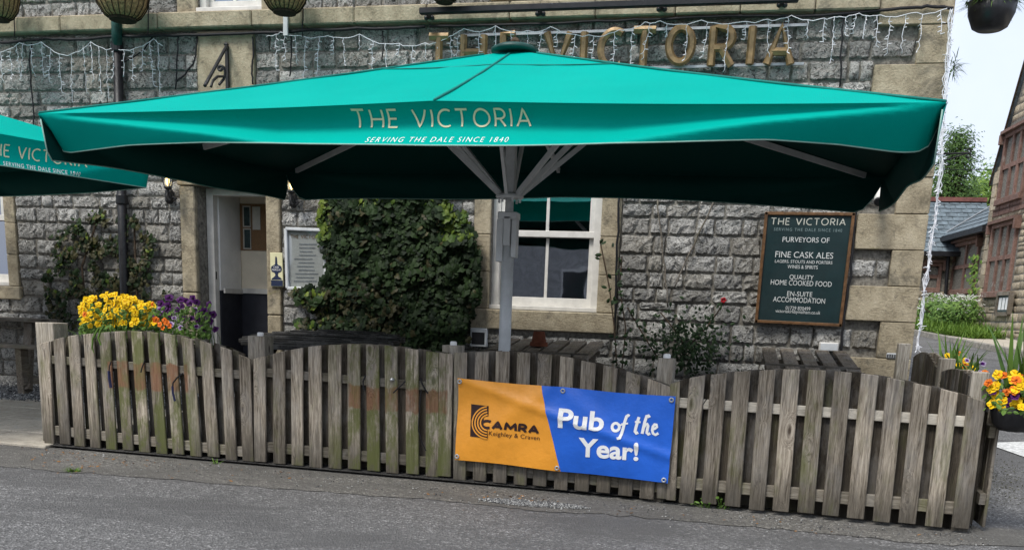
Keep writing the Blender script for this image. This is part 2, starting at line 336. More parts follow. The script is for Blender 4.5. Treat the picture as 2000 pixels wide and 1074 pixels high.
def woodmat(name, axis, c1, c2, algae=.5, ghost=None, wet=False, val=(.5, 1.12)):
    m, nt, b = newmat(name, .85, spec=.2); t = NT(nt)
    st = {'z': (1, 1, .06), 'x': (.06, 1, 1), 'y': (1, .06, 1)}[axis]
    P = t.pos(st, 13); Pk = t.pos({'z': (1, 1, .42), 'x': (.42, 1, 1), 'y': (1, .42, 1)}[axis], 29)
    # knots bend the grain
    kd = t.voro(Pk, 7.5); kc = t.voro(Pk, 7.5, out='Color'); sp = t.n('ShaderNodeSeparateColor'); t.l(kc, sp.inputs[0])
    has = t.rng(sp.outputs[0], .5, .54); km = t.math('MULTIPLY', t.rng(kd, .1, .42, 1, 0), has)
    bend = t.n('ShaderNodeVectorMath', operation='ADD'); t.l(P, bend.inputs[0])
    bv = t.math('MULTIPLY', km, .06); cx = t.n('ShaderNodeCombineXYZ'); [t.l(bv, cx.inputs[i]) for i in range(3)]; t.l(cx.outputs[0], bend.inputs[1])
    g = t.noise(bend.outputs[0], 70, 5, .65, .8); g2 = t.noise(bend.outputs[0], 260, 3, .7)
    gg = t.math('ADD', t.math('MULTIPLY', g, .7), t.math('MULTIPLY', g2, .3))
    col = t.ramp(gg, [(.36, c1), (.5, tuple((p + q) / 2 for p, q in zip(c1, c2))), (.64, c2)])
    strk = t.rng(t.noise(t.pos({'z': (1, 1, .12), 'x': (.12, 1, 1), 'y': (1, .12, 1)}[axis], 31), 22, 5, .7), .5, .68); col = t.mix(t.math('MULTIPLY', strk, .6), col, tuple(q * .3 for q in c2))
    core = t.math('MULTIPLY', t.rng(kd, .06, .13, 1, 0), has); col = t.mix(t.math('MULTIPLY', core, .88), col, (.04, .025, .016))
    ring = t.math('MULTIPLY', t.math('MULTIPLY', t.rng(kd, .13, .17, 0, 1), t.rng(kd, .17, .25, 1, 0)), has); col = t.mix(t.math('MULTIPLY', ring, .35), col, c2)
    vm = t.math('ADD', t.math('MULTIPLY', t.rand(), val[1] - val[0]), val[0]); cv = t.n('ShaderNodeCombineXYZ'); [t.l(vm, cv.inputs[i]) for i in range(3)]
    col = t.mix(1.0, col, cv.outputs[0], 'MULTIPLY')
    Q = t.pos(); sx = t.n('ShaderNodeSeparateXYZ'); t.l(Q, sx.inputs[0])
    grey = t.rng(t.noise(t.pos((1, 1, .5), 3), 5, 5, .7), .45, .65); col = t.mix(t.math('MULTIPLY', grey, .3), col, (.3, .29, .275))
    if axis == 'z':                        # rot and splash dirt from the ground up
        dirt = t.math('MULTIPLY', t.rng(t.math('ADD', sx.outputs[2], t.math('MULTIPLY', t.noise(t.pos((1, 1, .25), 5), 14, 5, .7), .4)), .2, .62, 1, 0), .8)
        col = t.mix(dirt, col, (.045, .04, .032))
    if ghost:                              # rusty patches left by former signs, green algae round them
        gm = None
        for (x0, x1, z0, z1) in ghost:
            nx = t.math('MULTIPLY', t.math('SUBTRACT', t.noise(Q, 14, 4), .5), .1)
            zx = t.math('ADD', sx.outputs[2], nx)
            mk = t.math('MULTIPLY', t.math('MULTIPLY', t.rng(sx.outputs[0], x0, x0 + .02), t.rng(sx.outputs[0], x1 - .02, x1, 1, 0)), t.math('MULTIPLY', t.rng(zx, z0, z0 + .02), t.rng(zx, z1 - .02, z1, 1, 0)))
            al = t.math('MULTIPLY', t.math('MULTIPLY', t.rng(sx.outputs[0], x0 - .25, x0 + .1), t.rng(sx.outputs[0], x1 - .05, x1 + .12, 1, 0)), t.rng(t.noise(t.pos((1, 1, .45), .6), 6.5, 6, .75), .4, .58))
            col = t.mix(t.math('MULTIPLY', al, .82), col, (.095, .108, .03))
            gm = mk if gm is None else t.math('MAXIMUM', gm, mk)
        rust = t.ramp(gg, [(.3, (.09, .045, .027)), (.65, (.27, .145, .085))])
        col = t.mix(t.math('MULTIPLY', gm, t.rng(t.noise(t.pos((1, 1, .5), 2), 11, 5, .7), .32, .56, .3, .95)), col, rust)
    if algae:
        al = t.math('MULTIPLY', t.rng(t.noise(t.pos((1, 1, .4), 7), 4.5, 5, .7), .5, .72), algae); col = t.mix(al, col, (.115, .125, .035))
    t.l(col, b.inputs['Base Color'])
    if wet: b.inputs['Roughness'].default_value = .6
    t.bump(b, t.math('SUBTRACT', gg, t.math('MULTIPLY', core, .3)), .8, .006); return m

# ------------------------------------------------------------------ ground
def hz(x, y): return max(0.0, min(1.15, (y + 3.0) * .05))
def asphalt(name, base, light, patch):
    m, nt, b = newmat(name, .85, spec=.35); t = NT(nt); P = t.pos()
    v = t.voro(P, 85, out='Color'); sp = t.n('ShaderNodeSeparateColor'); t.l(v, sp.inputs[0])
    col = t.ramp(sp.outputs[0], [(.0, tuple(c * .42 for c in base)), (.4, base), (.88, light), (1, tuple(min(1, c * 2.1) for c in light))])
    n = t.noise(t.pos((.6, 1.3, 1)), 1.1, 7, .68, .5); col = t.mix(t.math('MULTIPLY', t.rng(n, .42, .62), .85), col, tuple(c * .62 for c in base))
    n2 = t.noise(t.pos((1, 2.5, 1)), 2.2, 6, .7); col = t.mix(t.math('MULTIPLY', t.rng(n2, .52, .7), patch), col, tuple(c * 1.5 for c in base))
    fine = t.noise(P, 180, 3, .8); col = t.mix(.38, col, t.ramp(fine, [(.3, tuple(c * .4 for c in base)), (.7, light)]))
    t.l(col, b.inputs['Base Color']); t.l(t.rng(n, .3, .7, .6, .9), b.inputs['Roughness'])
    t.bump(b, t.math('ADD', t.voro(P, 85), t.math('MULTIPLY', fine, .6)), 1.0, .012); return m
M['asphalt'] = asphalt('asphalt', (.118, .116, .113), (.27, .265, .258), .45)
M['asphalt_old'] = asphalt('asphalt_worn', (.13, .124, .112), (.27, .258, .232), .7)
def gravelmat():
    m, nt, b = newmat('gravel', .9, spec=.2); t = NT(nt); g = t.n('ShaderNodeNewGeometry').outputs['Random Per Island']
    t.l(t.ramp(g, [(0, (.04, .04, .042)), (.45, (.12, .12, .12)), (.8, (.26, .26, .25)), (1, (.45, .45, .43))]), b.inputs['Base Color']); return m
M['gravel'] = gravelmat()
M['terrace'] = plain('terrace_gravel', (.065, .063, .06), .95, .1, var=.5, sc=60, bump=.012)
M['paving'] = stone_mat('paving_slab', (.26, .23, .185), (.42, .38, .31), (.52, .47, .38), .006, .8, 0, (.85, 1.1))
M['grass_ground'] = plain('grass_ground', (.05, .09, .018), .95, .1, var=.3, sc=6)

xs = [-300, -120, -60, -30, -20] + [x * 1.0 for x in range(-14, 15)] + [20, 30, 60, 120, 300]
ys = [-300, -120, -60, -30] + [y * 1.0 for y in range(-20, 31)] + [40, 60, 120, 300]
g = MB(); nx, ny = len(xs), len(ys)
g.add([(x, y, hz(x, y)) for y in ys for x in xs], [(j * nx + i, j * nx + i + 1, (j + 1) * nx + i + 1, (j + 1) * nx + i) for j in range(ny - 1) for i in range(nx - 1)])
tagit(g.build('road', M['asphalt'], recalc=False), kind='structure')

def sheet(name, pts, m, dz, kind='structure'):
    a = MB(); a.add([(p[0], p[1], hz(p[0], p[1]) + dz) for p in pts], [tuple(range(len(pts)))])
    o = a.build(name, m); tagit(o, kind=kind)
    if o.data.polygons[0].normal.z < 0: o.data.flip_normals()
    return o
# worn strip of older tarmac along the fence
edge = [(-300, 890), (0, 911), (95, 919), (190, 926), (300, 934), (475, 949), (590, 957), (700, 966), (840, 976), (950, 986), (1050, 999), (1180, 1004), (1400, 1024), (1600, 1040), (1800, 1062), (1960, 1066)]
pts = []
for i in range(len(edge) - 1):
    for k in range(8):
        f = k / 8; x = edge[i][0] * (1 - f) + edge[i + 1][0] * f; y = edge[i][1] * (1 - f) + edge[i + 1][1] * f
        pts.append(G(x, y + 4.5 * noise.noise(Vector((x * .031, 3, 0))) + 2 * noise.noise(Vector((x * .14, 5, 0)))))
pts += [Vector((2.3, -3.55, 0)), Vector((2.3, -3.2, 0)), Vector((-5.25, -2.95, 0)), Vector((-9.5, -3.1, 0))]
sheet('worn_pavement', pts, M['asphalt_old'], .004)
# terrace behind the fence
sheet('terrace', [(-9.6, -1.15), (-6.6, -1.05), (-6.6, -2.9), (1.35, -3.28), (1.55, -.02), (-9.6, -.02)], M['terrace'], .02)

# paving slabs left of the fence
pav = MB(); a0 = Vector((-5.16, -3.0, 0)); u = (Vector((-9.4, -2.85, 0)) - a0).normalized(); v = Vector((-u.y, u.x, 0));
if v.y < 0: v = -v
def pq(s, t_): p = a0 + u * s + v * t_; return Vector((p.x, p.y, hz(p.x, p.y)))
pav.add([pq(-.02, -.02) + Vector((0, 0, .006)), pq(4.2, -.02) + Vector((0, 0, .006)), pq(4.2, 1.95) + Vector((0, 0, .006)), pq(-.02, 1.95) + Vector((0, 0, .006))], [(0, 1, 2, 3)])
pv = pav.build('paving', M['dark_soil']); tagit(pv, kind='structure')
t0 = -.02
for row, dpt in enumerate((.42, .5, .55, .45)):
    s0 = -.02
    while s0 < 4.1:
        L = R_.uniform(.55, .95) * (.5 if s0 < 0 and row % 2 else 1); q = MB(); gp = .006; h = .03 + R_.uniform(-.004, .004); zt = Vector((0, 0, h)); zb = Vector((0, 0, .0))
        c = [pq(s0 + gp, t0 + gp), pq(s0 + L - gp, t0 + gp), pq(s0 + L - gp, t0 + dpt - gp), pq(s0 + gp, t0 + dpt - gp)]
        q.pts8([p + zb for p in c] + [p + zt for p in c]); q.build('slab', M['paving'], pv, bevel=.006); s0 += L
    t0 += dpt
# loose gravel on the terrace
gm = MB()
def pebble(mb, p, r):
    h = [Vector((r * R_.uniform(.7, 1.3) * math.cos(a + R_.random()), r * R_.uniform(.7, 1.3) * math.sin(a + R_.random()), 0)) for a in (0, 1.57, 3.14, 4.71)]
    mb.add([p + q for q in h] + [p + Vector((0, 0, r * .8)), p - Vector((0, 0, r * .6))], [(0, 1, 4), (1, 2, 4), (2, 3, 4), (3, 0, 4), (1, 0, 5), (2, 1, 5), (3, 2, 5), (0, 3, 5)])
for _ in range(7000):
    x = R_.uniform(-9.2, -5.4); y = R_.uniform(-1.15, -.05); pebble(gm, Vector((x, y, hz(x, y) + .026)), R_.uniform(.012, .026))
tagit(gm.build('terrace_gravel', M['gravel'], recalc=False), kind='stuff')
gm = MB(); c = G(1043, 985)
for _ in range(1500):
    a = R_.random() * 6.28; r = math.sqrt(R_.random()); p = c + Vector((math.cos(a) * r * .36, math.sin(a) * r * .085 * R_.uniform(.8, 1.3), 0)); p.z = .008
    pebble(gm, p, R_.uniform(.003, .008))
tagit(gm.build('spilt_gravel', M['gravel'], recalc=False), kind='stuff')
gm = MB()
for _ in range(1100):
    x = R_.uniform(60, 1950); y = 872 + (x - 92) * .094 + abs(R_.gauss(0, 16)) + 5; p = G(x, y); p.z = .008; pebble(gm, p, R_.uniform(.002, .007))
tagit(gm.build('scattered_chippings', M['gravel'], recalc=False), kind='stuff')

# ------------------------------------------------------------------ the pub
STONES = []
def stone_mesh(mb, x0, x1, z0, z1, P, gap=.007, prot=.027, nu=6, nv=4, rough=0):
    ox, oz = R_.random() * 50, R_.random() * 50; b = len(mb.v); base = R_.uniform(.6, 1.0) * prot
    for j in range(nv + 1):
        for i in range(nu + 1):
            fu, fv = i / nu, j / nv; edge_ = min(i, nu - i, j, nv - j)
            if edge_ == 0: dpt = -.006; uu = x0 + gap + (x1 - x0 - 2 * gap) * fu; vv = z0 + gap + (z1 - z0 - 2 * gap) * fv
            else:
                fu2 = {0: 0, 1: .05, nu - 1: .95}.get(i, fu) + (R_.uniform(-.035, .035)); fv2 = {1: .09, nv - 1: .91}.get(j, fv) + R_.uniform(-.05, .05)
                uu = x0 + gap + (x1 - x0 - 2 * gap) * fu2; vv = z0 + gap + (z1 - z0 - 2 * gap) * fv2
                n_ = noise.noise(Vector((uu * 6 + ox, vv * 7 + oz, 1)))
                dpt = (base * .72 if edge_ == 1 else base) + n_ * prot * .5 + R_.uniform(-.3, .3) * prot + rough * .011 * (1 - 2 * abs(noise.noise(Vector((uu * 17 + ox, vv * 24 + oz, 3)))))
            if edge_ == 0: uu += R_.uniform(-.007, .007); vv += R_.uniform(-.007, .007)
            mb.v.append(P(uu, vv, dpt))
    for j in range(nv):
        for i in range(nu): mb.f.append((b + j * (nu + 1) + i, b + j * (nu + 1) + i + 1, b + (j + 1) * (nu + 1) + i + 1, b + (j + 1) * (nu + 1) + i))
def courses(z0, z1, x0, x1, rects, hr=(.118, .185), wr=(.14, .44), skip=None):
    out = []; z = z0
    while z < z1 - .05:
        h = R_.uniform(*hr)
        if z1 - (z + h) < hr[0] * .7: h = z1 - z
        iv = [(x0, x1)]
        for (a, b_, c, d) in rects:
            if min(d, z + h) - max(c, z) > .45 * h:
                nv = []
                for (p, q) in iv:
                    if b_ <= p or a >= q: nv.append((p, q))
                    else:
                        if a > p: nv.append((p, a))
                        if b_ < q: nv.append((b_, q))
                iv = nv
        for (p, q) in iv:
            x = p
            while x < q - .02:
                wd = R_.uniform(*wr)
                if R_.random() < .18: wd *= .62
                if q - (x + wd) < wr[0] * .75: wd = q - x
                if R_.random() < .1 and h > .16 and wd > .2:
                    m_ = z + h * R_.uniform(.4, .6); out += [(x, x + wd, z, m_), (x, x + wd, m_, z + h)]
                else: out.append((x, x + wd, z, z + h))
                x += wd
        z += h
    return out

pub = thing('pub_building', 'grey rock-faced stone pub with tan sandstone corner and gold lettering', 'building', (-4, 0, 0))
XC = 1.615                                 # corner of the facade
body = MB()                                # wall core with openings for the door and the windows
def rectX(px0, px1, py): return W(px0, py).x, W(px1, py).x
DX0, DX1, DZ = W(385, 400).x, W(522, 400).x, 2.33
WX0, WX1, WZ0, WZ1 = W(958, 500).x, W(1171, 500).x, 1.2, 2.62
LX1, LZ0 = W(14, 470).x, W(14, 558).z; LX0, LZ1 = LX1 - 1.1, 2.6
UX0, UX1 = W(387, 20).x, W(513, 20).x; VX0, VX1 = W(1002, 5).x, W(1167, 5).x
UZ0 = 3.985
holes = [(DX0, DX1, 0, DZ), (WX0, WX1, WZ0, WZ1), (LX0, LX1, LZ0, LZ1), (UX0, UX1, UZ0, 5.3), (VX0, VX1, UZ0 + .03, 5.3)]
xb = sorted({-10.2, XC - .012} | {h[0] for h in holes} | {h[1] for h in holes}); zb = sorted({-.1, 5.9} | {h[2] for h in holes} | {h[3] for h in holes})
for i in range(len(xb) - 1):
    for j in range(len(zb) - 1):
        cx, cz = (xb[i] + xb[i + 1]) / 2, (zb[j] + zb[j + 1]) / 2
        if any(h[0] < cx < h[1] and h[2] < cz < h[3] for h in holes): continue
        for y_ in (.002, .42):
            body.add([(xb[i], y_, zb[j]), (xb[i + 1], y_, zb[j]), (xb[i + 1], y_, zb[j + 1]), (xb[i], y_, zb[j + 1])], [(0, 1, 2, 3)])
for (a, b_, c, d) in holes:
    body.add([(a, .012, c), (a, .42, c), (a, .42, d), (a, .012, d), (b_, .012, c), (b_, .42, c), (b_, .42, d), (b_, .012, d)], [(0, 1, 2, 3), (7, 6, 5, 4), (3, 2, 6, 7), (1, 0, 4, 5)])
body.add([(XC - .012, .012, -.1), (XC - .012, 8, -.1), (XC - .012, 8, 5.9), (XC - .012, .012, 5.9)], [(0, 1, 2, 3)])
body.add([(-10.2, .012, 5.9), (XC - .012, .012, 5.9), (XC - .012, 8, 5.9), (-10.2, 8, 5.9)], [(0, 1, 2, 3)])
body.add([(-10.2, .012, -.1), (-10.2, 8, -.1), (-10.2, 8, 5.9), (-10.2, .012, 5.9)], [(0, 1, 2, 3)])
wall = body.build('wall', M['mortar'], pub, recalc=False)
rf = MB(); rf.pts8([(-10.6, -.35, 5.9), (XC + .3, -.35, 5.9), (XC + .3, 4, 8.2), (-10.6, 4, 8.2), (-10.6, -.35, 6.0), (XC + .3, -.35, 6.0), (XC + .3, 4, 8.3), (-10.6, 4, 8.3)]); rf.build('roof', M['slate'], pub)

# dressed sandstone: quoins, string course, door and window surrounds
SC0, SC1 = 3.815, 3.972
rects = []
def block(x0, x1, z0, z1, y0=-.055, y1=.02, name='dressed_stone', nochunk=True, gap=.004, bev=.01):
    q = MB(); q.b2((x0 + gap, y0 + R_.uniform(-.003, .003), z0 + gap), (x1 - gap, y1, z1 - gap)); o = q.build(name, M['sandstone'], wall, bevel=bev); rects.append((x0, x1, z0, z1)); return o
qz = [-.05, W(1640, 695).z, W(1720, 628).z, W(1760, 560).z, W(1740, 489).z, W(1740, 419).z]
zz = qz[-1]; up = [W(1800, 128).z, W(1800, 52).z]
nn = 3; qz += [zz + (up[0] - zz) * k / (nn + 1) for k in range(1, nn + 1)] + up + [up[1] + .36, up[1] + .74, up[1] + 1.1, up[1] + 1.45]
qx = [W(1640, 700).x, W(1715, 650).x, W(1651, 600).x, W(1736, 525).x, W(1670, 450).x, W(1748, 400).x]
for i in range(len(qz) - 1):
    if i < len(qx): x0 = qx[i]
    else:
        zm = (qz[i] + qz[i + 1]) / 2; x0 = XC - (.32 if (i % 2) else .66)
        if abs(qz[i] - up[0]) < .01: x0 = W(1790, 90).x
        if abs(qz[i] - up[1]) < .01: x0 = W(1716, 20).x
        if abs(qz[i + 1] - up[0]) < .01: x0 = W(1703, 160).x
    q = MB(); q.b2((x0 + .004, -.06 + R_.uniform(-.004, .004), qz[i] + .003), (XC, .05 + (.32 if x0 > 1.2 else .1) + .25, qz[i + 1] - .003)); q.build('quoin', M['sandstone'], wall, bevel=.006); rects.append((x0, XC + 1, qz[i], qz[i + 1]))
jx = [-10.2, -8.9, W(132, 60).x, W(320, 60).x, W(502, 50).x, W(600, 50).x, W(700, 50).x, W(840, 45).x, W(1000, 45).x, W(1165, 42).x, W(1320, 38).x, W(1445, 35).x, W(1590, 28).x, W(1716, 20).x]
for i in range(len(jx) - 1): block(jx[i], jx[i + 1], SC0, SC1, -.12, .02, 'string_course_stone', bev=.012)
# door surround and the plain panel above it
block(W(357, 450).x, DX0 + .0, -.0, 1.25, -.05, .3, 'jamb_stone'); block(W(357, 450).x, DX0, 1.25, DZ, -.05, .3, 'jamb_stone')
block(DX1, W(551, 450).x, 0, 1.05, -.05, .3, 'jamb_stone'); block(DX1, W(551, 450).x, 1.05, DZ, -.05, .3, 'jamb_stone')
block(W(357, 450).x - .02, W(551, 450).x + .02, DZ, DZ + .3, -.06, .3, 'lintel')
block(W(388, 110).x, W(500, 110).x, DZ + .45, SC0 - .01, -.05, .02, 'panel_stone')
# ground floor windows
def surround(x0, x1, z0, z1, jl, jr, sill):
    n = 4
    for k in range(n):
        block(x0 - jl, x0, z0 + (z1 - z0) * k / n, z0 + (z1 - z0) * (k + 1) / n, -.03, .25, 'jamb_stone', gap=.002, bev=.006)
        block(x1, x1 + jr, z0 + (z1 - z0) * k / n, z0 + (z1 - z0) * (k + 1) / n, -.03, .25, 'jamb_stone', gap=.002, bev=.006)
    block(x0 - jl, x1 + jr, z1, z1 + .24, -.035, .25, 'lintel')
    block(x0 - jl - .02, x1 + jr + .02, z0 - sill, z0, -.05, .25, 'sill_stone')
surround(WX0, WX1, WZ0, WZ1, .17, .19, .2)
surround(LX0, LX1, LZ0, LZ1, .17, .14, .15)
for (a, b_, z_) in ((UX0, UX1, UZ0), (VX0, VX1, UZ0 + .03)):
    block(a - .22, a, z_ - .01, z_ + 1.3, -.04, .25, 'jamb_stone'); block(b_, b_ + .13, z_ - .01, z_ + 1.3, -.04, .25, 'jamb_stone')

# rock-faced stones
allr = rects + holes
facade = lambda u_, v_, d_: Vector((u_, -d_, v_))
st = courses(0.0, SC0, -9.4, XC, allr) + courses(SC1, 4.75, -9.4, XC, allr)
CAN = [(70, 222), (960, 97), (1040, 97), (1852, 200), (1850, 290), (1735, 388), (1500, 378), (575, 372), (300, 370), (0, 330), (-50, 330), (-50, 240), (80, 262)]
def inpoly(x, y, P):
    c = False; j = len(P) - 1
    for i in range(len(P)):
        if (P[i][1] > y) != (P[j][1] > y) and x < (P[j][0] - P[i][0]) * (y - P[i][1]) / (P[j][1] - P[i][1]) + P[i][0]: c = not c
        j = i
    return c
IVY = [(585, 600), (620, 400), (660, 365), (870, 365), (930, 450), (935, 640), (890, 690), (600, 690)]
vis, hid = [], []
for s in st:
    x, y, d = proj(((s[0] + s[1]) / 2, 0, (s[2] + s[3]) / 2))
    ok = -15 < x < 2010 and -12 < y < 712 and not inpoly(x, y, CAN) and not inpoly(x, y, IVY) and not (x < 520 and y > 655)
    (vis if ok else hid).append(s)
vis.sort(key=lambda s: -(s[1] - s[0]) * (s[3] - s[2])); hid += vis[295:]; vis = vis[:295]
for s in vis:
    q = MB(); stone_mesh(q, *s, facade, nu=9, nv=5, rough=1); q.build('stone', M['limestone'], wall, smooth=False, recalc=False)
q = MB()
for s in hid: stone_mesh(q, *s, facade)
side = lambda u_, v_, d_: Vector((XC - .012 + d_, u_, v_))
for s in courses(0.3, 4.75, .5, 8, [], (.16, .2), (.25, .5)): stone_mesh(q, *s, side, nu=4, nv=3)
tagit(q.build('more_stones', M['limestone'], wall, smooth=True, recalc=False), kind='stuff')

# windows
def glassmat(name, tint=.5, refl=.3):
    m = bpy.data.materials.new(name); m.use_nodes = True; nt = m.node_tree; t = NT(nt); nt.nodes.remove(nt.nodes['Principled BSDF'])
    tr = t.n('ShaderNodeBsdfTransparent'); tr.inputs[0].default_value = (tint, tint * 1.02, tint * 1.05, 1); gl = t.n('ShaderNodeBsdfGlossy'); gl.inputs['Roughness'].default_value = .02; gl.inputs[0].default_value = (.85, .9, 1, 1)
    bp = t.n('ShaderNodeBump'); bp.inputs['Strength'].default_value = .08; bp.inputs['Distance'].default_value = .02; t.l(t.noise(t.pos(), 2.2, 2), bp.inputs['Height']); t.l(bp.outputs[0], gl.inputs['Normal'])
    fr = t.n('ShaderNodeFresnel'); fr.inputs[0].default_value = 1.5; f = t.math('ADD', fr.outputs[0], refl)
    ms = t.n('ShaderNodeMixShader'); t.l(f, ms.inputs[0]); t.l(tr.outputs[0], ms.inputs[1]); t.l(gl.outputs[0], ms.inputs[2]); t.l(ms.outputs[0], nt.nodes['Material Output'].inputs['Surface']); return m
M['glass'] = glassmat('window_glass')
def sash(x0, x1, z0, z1, mid, bars=True, y=.1):
    f = MB(); fw = .075
    f.b2((x0, y - .03, z0 + .04), (x0 + fw, y + .08, z1)); f.b2((x1 - fw, y - .03, z0 + .04), (x1, y + .08, z1)); f.b2((x0 + fw, y - .03, z1 - fw), (x1 - fw, y + .08, z1))
    wn = f.build('window', M['white_paint'], pub, bevel=.004)
    q = MB(); q.b2((x0 - .02, y - .09, z0 - .002), (x1 + .02, y + .08, z0 + .04)); q.build('sill', M['white_paint'], wn, bevel=.005)
    for (a, b_, yy) in ((z0 + .04, mid, y + .045), (mid, z1 - fw, y + .005)):
        q = MB(); s = .05; lo = .085 if a < mid else .0
        q.b2((x0 + fw, yy - .018, a + lo), (x0 + fw + s, yy + .018, b_ - .0)); q.b2((x1 - fw - s, yy - .018, a + lo), (x1 - fw, yy + .018, b_))
        if lo: q.b2((x0 + fw, yy - .02, a), (x1 - fw, yy + .02, a + lo))
        else: q.b2((x0 + fw, yy - .022, a - .025), (x1 - fw, yy + .022, a + .035))
        q.build('sash', M['white_paint'], wn, bevel=.003)
        q = MB(); xm = (x0 + x1) / 2; q.b2((xm - .014, yy - .014, a + lo + .001), (xm + .014, yy + .014, b_ - .03)); q.build('glazing_bar', M['white_paint'], wn)
        for (p, r) in ((x0 + fw + s, xm - .014), (xm + .014, x1 - fw - s)):
            q = MB(); q.add([(p, yy + .002, a + .0), (r, yy + .002, a), (r, yy + .002, b_), (p, yy + .002, b_)], [(0, 1, 2, 3)]); q.build('pane', M['glass'], wn)
    return wn
sash(WX0, WX1, WZ0 + .002, WZ1, W(1080, 457).z)
sash(LX0, LX1, LZ0 + .002, LZ1, W(10, 425).z)
sash(UX0, UX1, UZ0 + .002, 5.3, 4.75, y=.06); sash(VX0, VX1, UZ0 + .032, 5.3, 4.75, y=.06)
# dim rooms behind the glass
for (x0, x1, z0, z1) in ((WX0 - .7, WX1 + .7, .4, 2.9), (LX0 - .5, LX1 + .5, .4, 2.9), (UX0 - .5, UX1 + .5, 3.6, 5.7), (VX0 - .5, VX1 + .5, 3.6, 5.7)):
    q = MB(); y0, y1 = .425, 2.6
    q.add([(x0, y0, z0), (x1, y0, z0), (x1, y1, z0), (x0, y1, z0), (x0, y0, z1), (x1, y0, z1), (x1, y1, z1), (x0, y1, z1)], [(0, 1, 2, 3), (4, 5, 6, 7), (1, 2, 6, 5), (3, 0, 4, 7), (2, 3, 7, 6)])
    q.build('room', M['room'], pub, recalc=False)

# entrance: open door leaf, porch walls
dr = MB(); a = Vector((DX0 + .01, .2, .12)); lx = W(425, 500, .32).x
dr.pts8([(DX0 + .005, .17, .15), (DX0 + .085, .17, .15), (DX0 + .085, .26, .15), (DX0 + .005, .26, .15), (DX0 + .005, .17, DZ), (DX0 + .085, .17, DZ), (DX0 + .085, .26, DZ), (DX0 + .005, .26, DZ)])
dr.b2((DX0 + .085, .17, DZ - .07), (DX1, .26, DZ)); dr.b2((DX1 - .03, .17, .15), (DX1, .26, DZ - .07))
dfr = dr.build('door_frame', M['white_paint'], pub, bevel=.004)
yk = .72; xk = W(471, 520, yk).x                  # inner corner of the porch
q = MB(); q.pts8([(DX0 + .1, .27, .14), (DX0 + .15, .26, .14), (DX0 + .45, .98, .14), (DX0 + .4, 1.0, .14), (DX0 + .1, .27, DZ - .02), (DX0 + .15, .26, DZ - .02), (DX0 + .45, .98, DZ - .02), (DX0 + .4, 1.0, DZ - .02)])
zr = W(470, 568, yk).z
zd = W(440, 568, .5).z
q = MB(); q.pts8([(DX0 + .06, .262, zd), (DX0 + .1, .262, zd), (xk, yk, zd), (xk - .04, yk, zd), (DX0 + .06, .262, DZ), (DX0 + .1, .262, DZ), (xk, yk, DZ), (xk - .04, yk, DZ)]); dl = q.build('door', M['door_white'], pub, bevel=.003)
q = MB(); q.pts8([(DX0 + .06, .262, .14), (DX0 + .1, .262, .14), (xk, yk, .14), (xk - .04, yk, .14), (DX0 + .06, .262, zd), (DX0 + .1, .262, zd), (xk, yk, zd), (xk - .04, yk, zd)]); q.build('door_lower_panel', M['dado'], pub)
q = MB(); q.bar((DX0 + .125, .29, zd), (xk + .012, yk - .01, zd), .02, .05); q.build('dado_rail', M['white_paint'], dl)
q = MB(); q.lathe(W(421, 538, .2), [(.0, -.04), (.016, -.04), (.016, .04), (0, .04)], 8); q.build('handle', M['black'], dfr)
q = MB(); hb = W(427, 482, .28); q.box(hb, (.03, .03, .1)); q.build('latch', M['iron'], dfr)
q = MB(); q.b2((xk - .6, yk + .01, zr), (DX1 + 1.0, yk + .06, 2.6)); bw = q.build('porch_wall', M['cream_wall'], pub)
q = MB(); q.b2((xk - .6, yk + .0, .1), (DX1 + 1.0, yk + .06, zr)); q.build('porch_dado', M['dado'], pub)
q = MB(); q.b2((xk + .01, yk - .02, zr - .025), (DX1 + .6, yk + .01, zr + .03)); q.build('dado_rail', M['white_paint'], bw)
q = MB(); q.b2((DX0 - .1, .2, .05), (DX1 + 1, yk + .05, .14)); q.build('doorstep', M['kerb'], pub)
q = MB(); q.b2((DX0 - .1, .27, 2.6), (DX1 + 1, yk + .05, 2.65)); q.build('porch_ceiling', M['cream_wall'], pub)
q = MB(); q.b2((DX1 + .95, .43, .1), (DX1 + 1, yk, 2.6)); q.build('porch_side_wall', M['cream_wall'], pub)
def pic(px0, py0, px1, py1, y, m, name, lab, cat, frame=None, th=.012):
    a, b_ = W(px0, py0, y), W(px1, py1, y); q = MB(); q.b2((a.x, y - th, b_.z), (b_.x, y, a.z)); o = q.build(name, m, loc=None); tagit(o, lab, cat); return o
pic(468, 398, 530, 490, yk + .008, M['cork'], 'pin_board', 'brown cork pin board on porch wall inside doorway', 'notice board')
for (r, m, lab) in (((474, 402, 490, 444), 'poster_dark', 'dark teal poster with pale border, upper left on porch pin board'), ((475, 446, 491, 487), 'poster_dark', 'dark brownish poster below the teal one on porch pin board'), ((493, 404, 509, 449), 'paper', 'cream paper notice on porch pin board')):
    o = pic(*r, yk - .006, M['paper'], 'poster', lab, 'poster', th=.006)
    if m != 'paper': pa = pic(r[0] + 2, r[1] + 2.5, r[2] - 2, r[3] - 2.5, yk - .0125, M['poster_dark'], 'print', None, None, th=.002); pa.parent = o

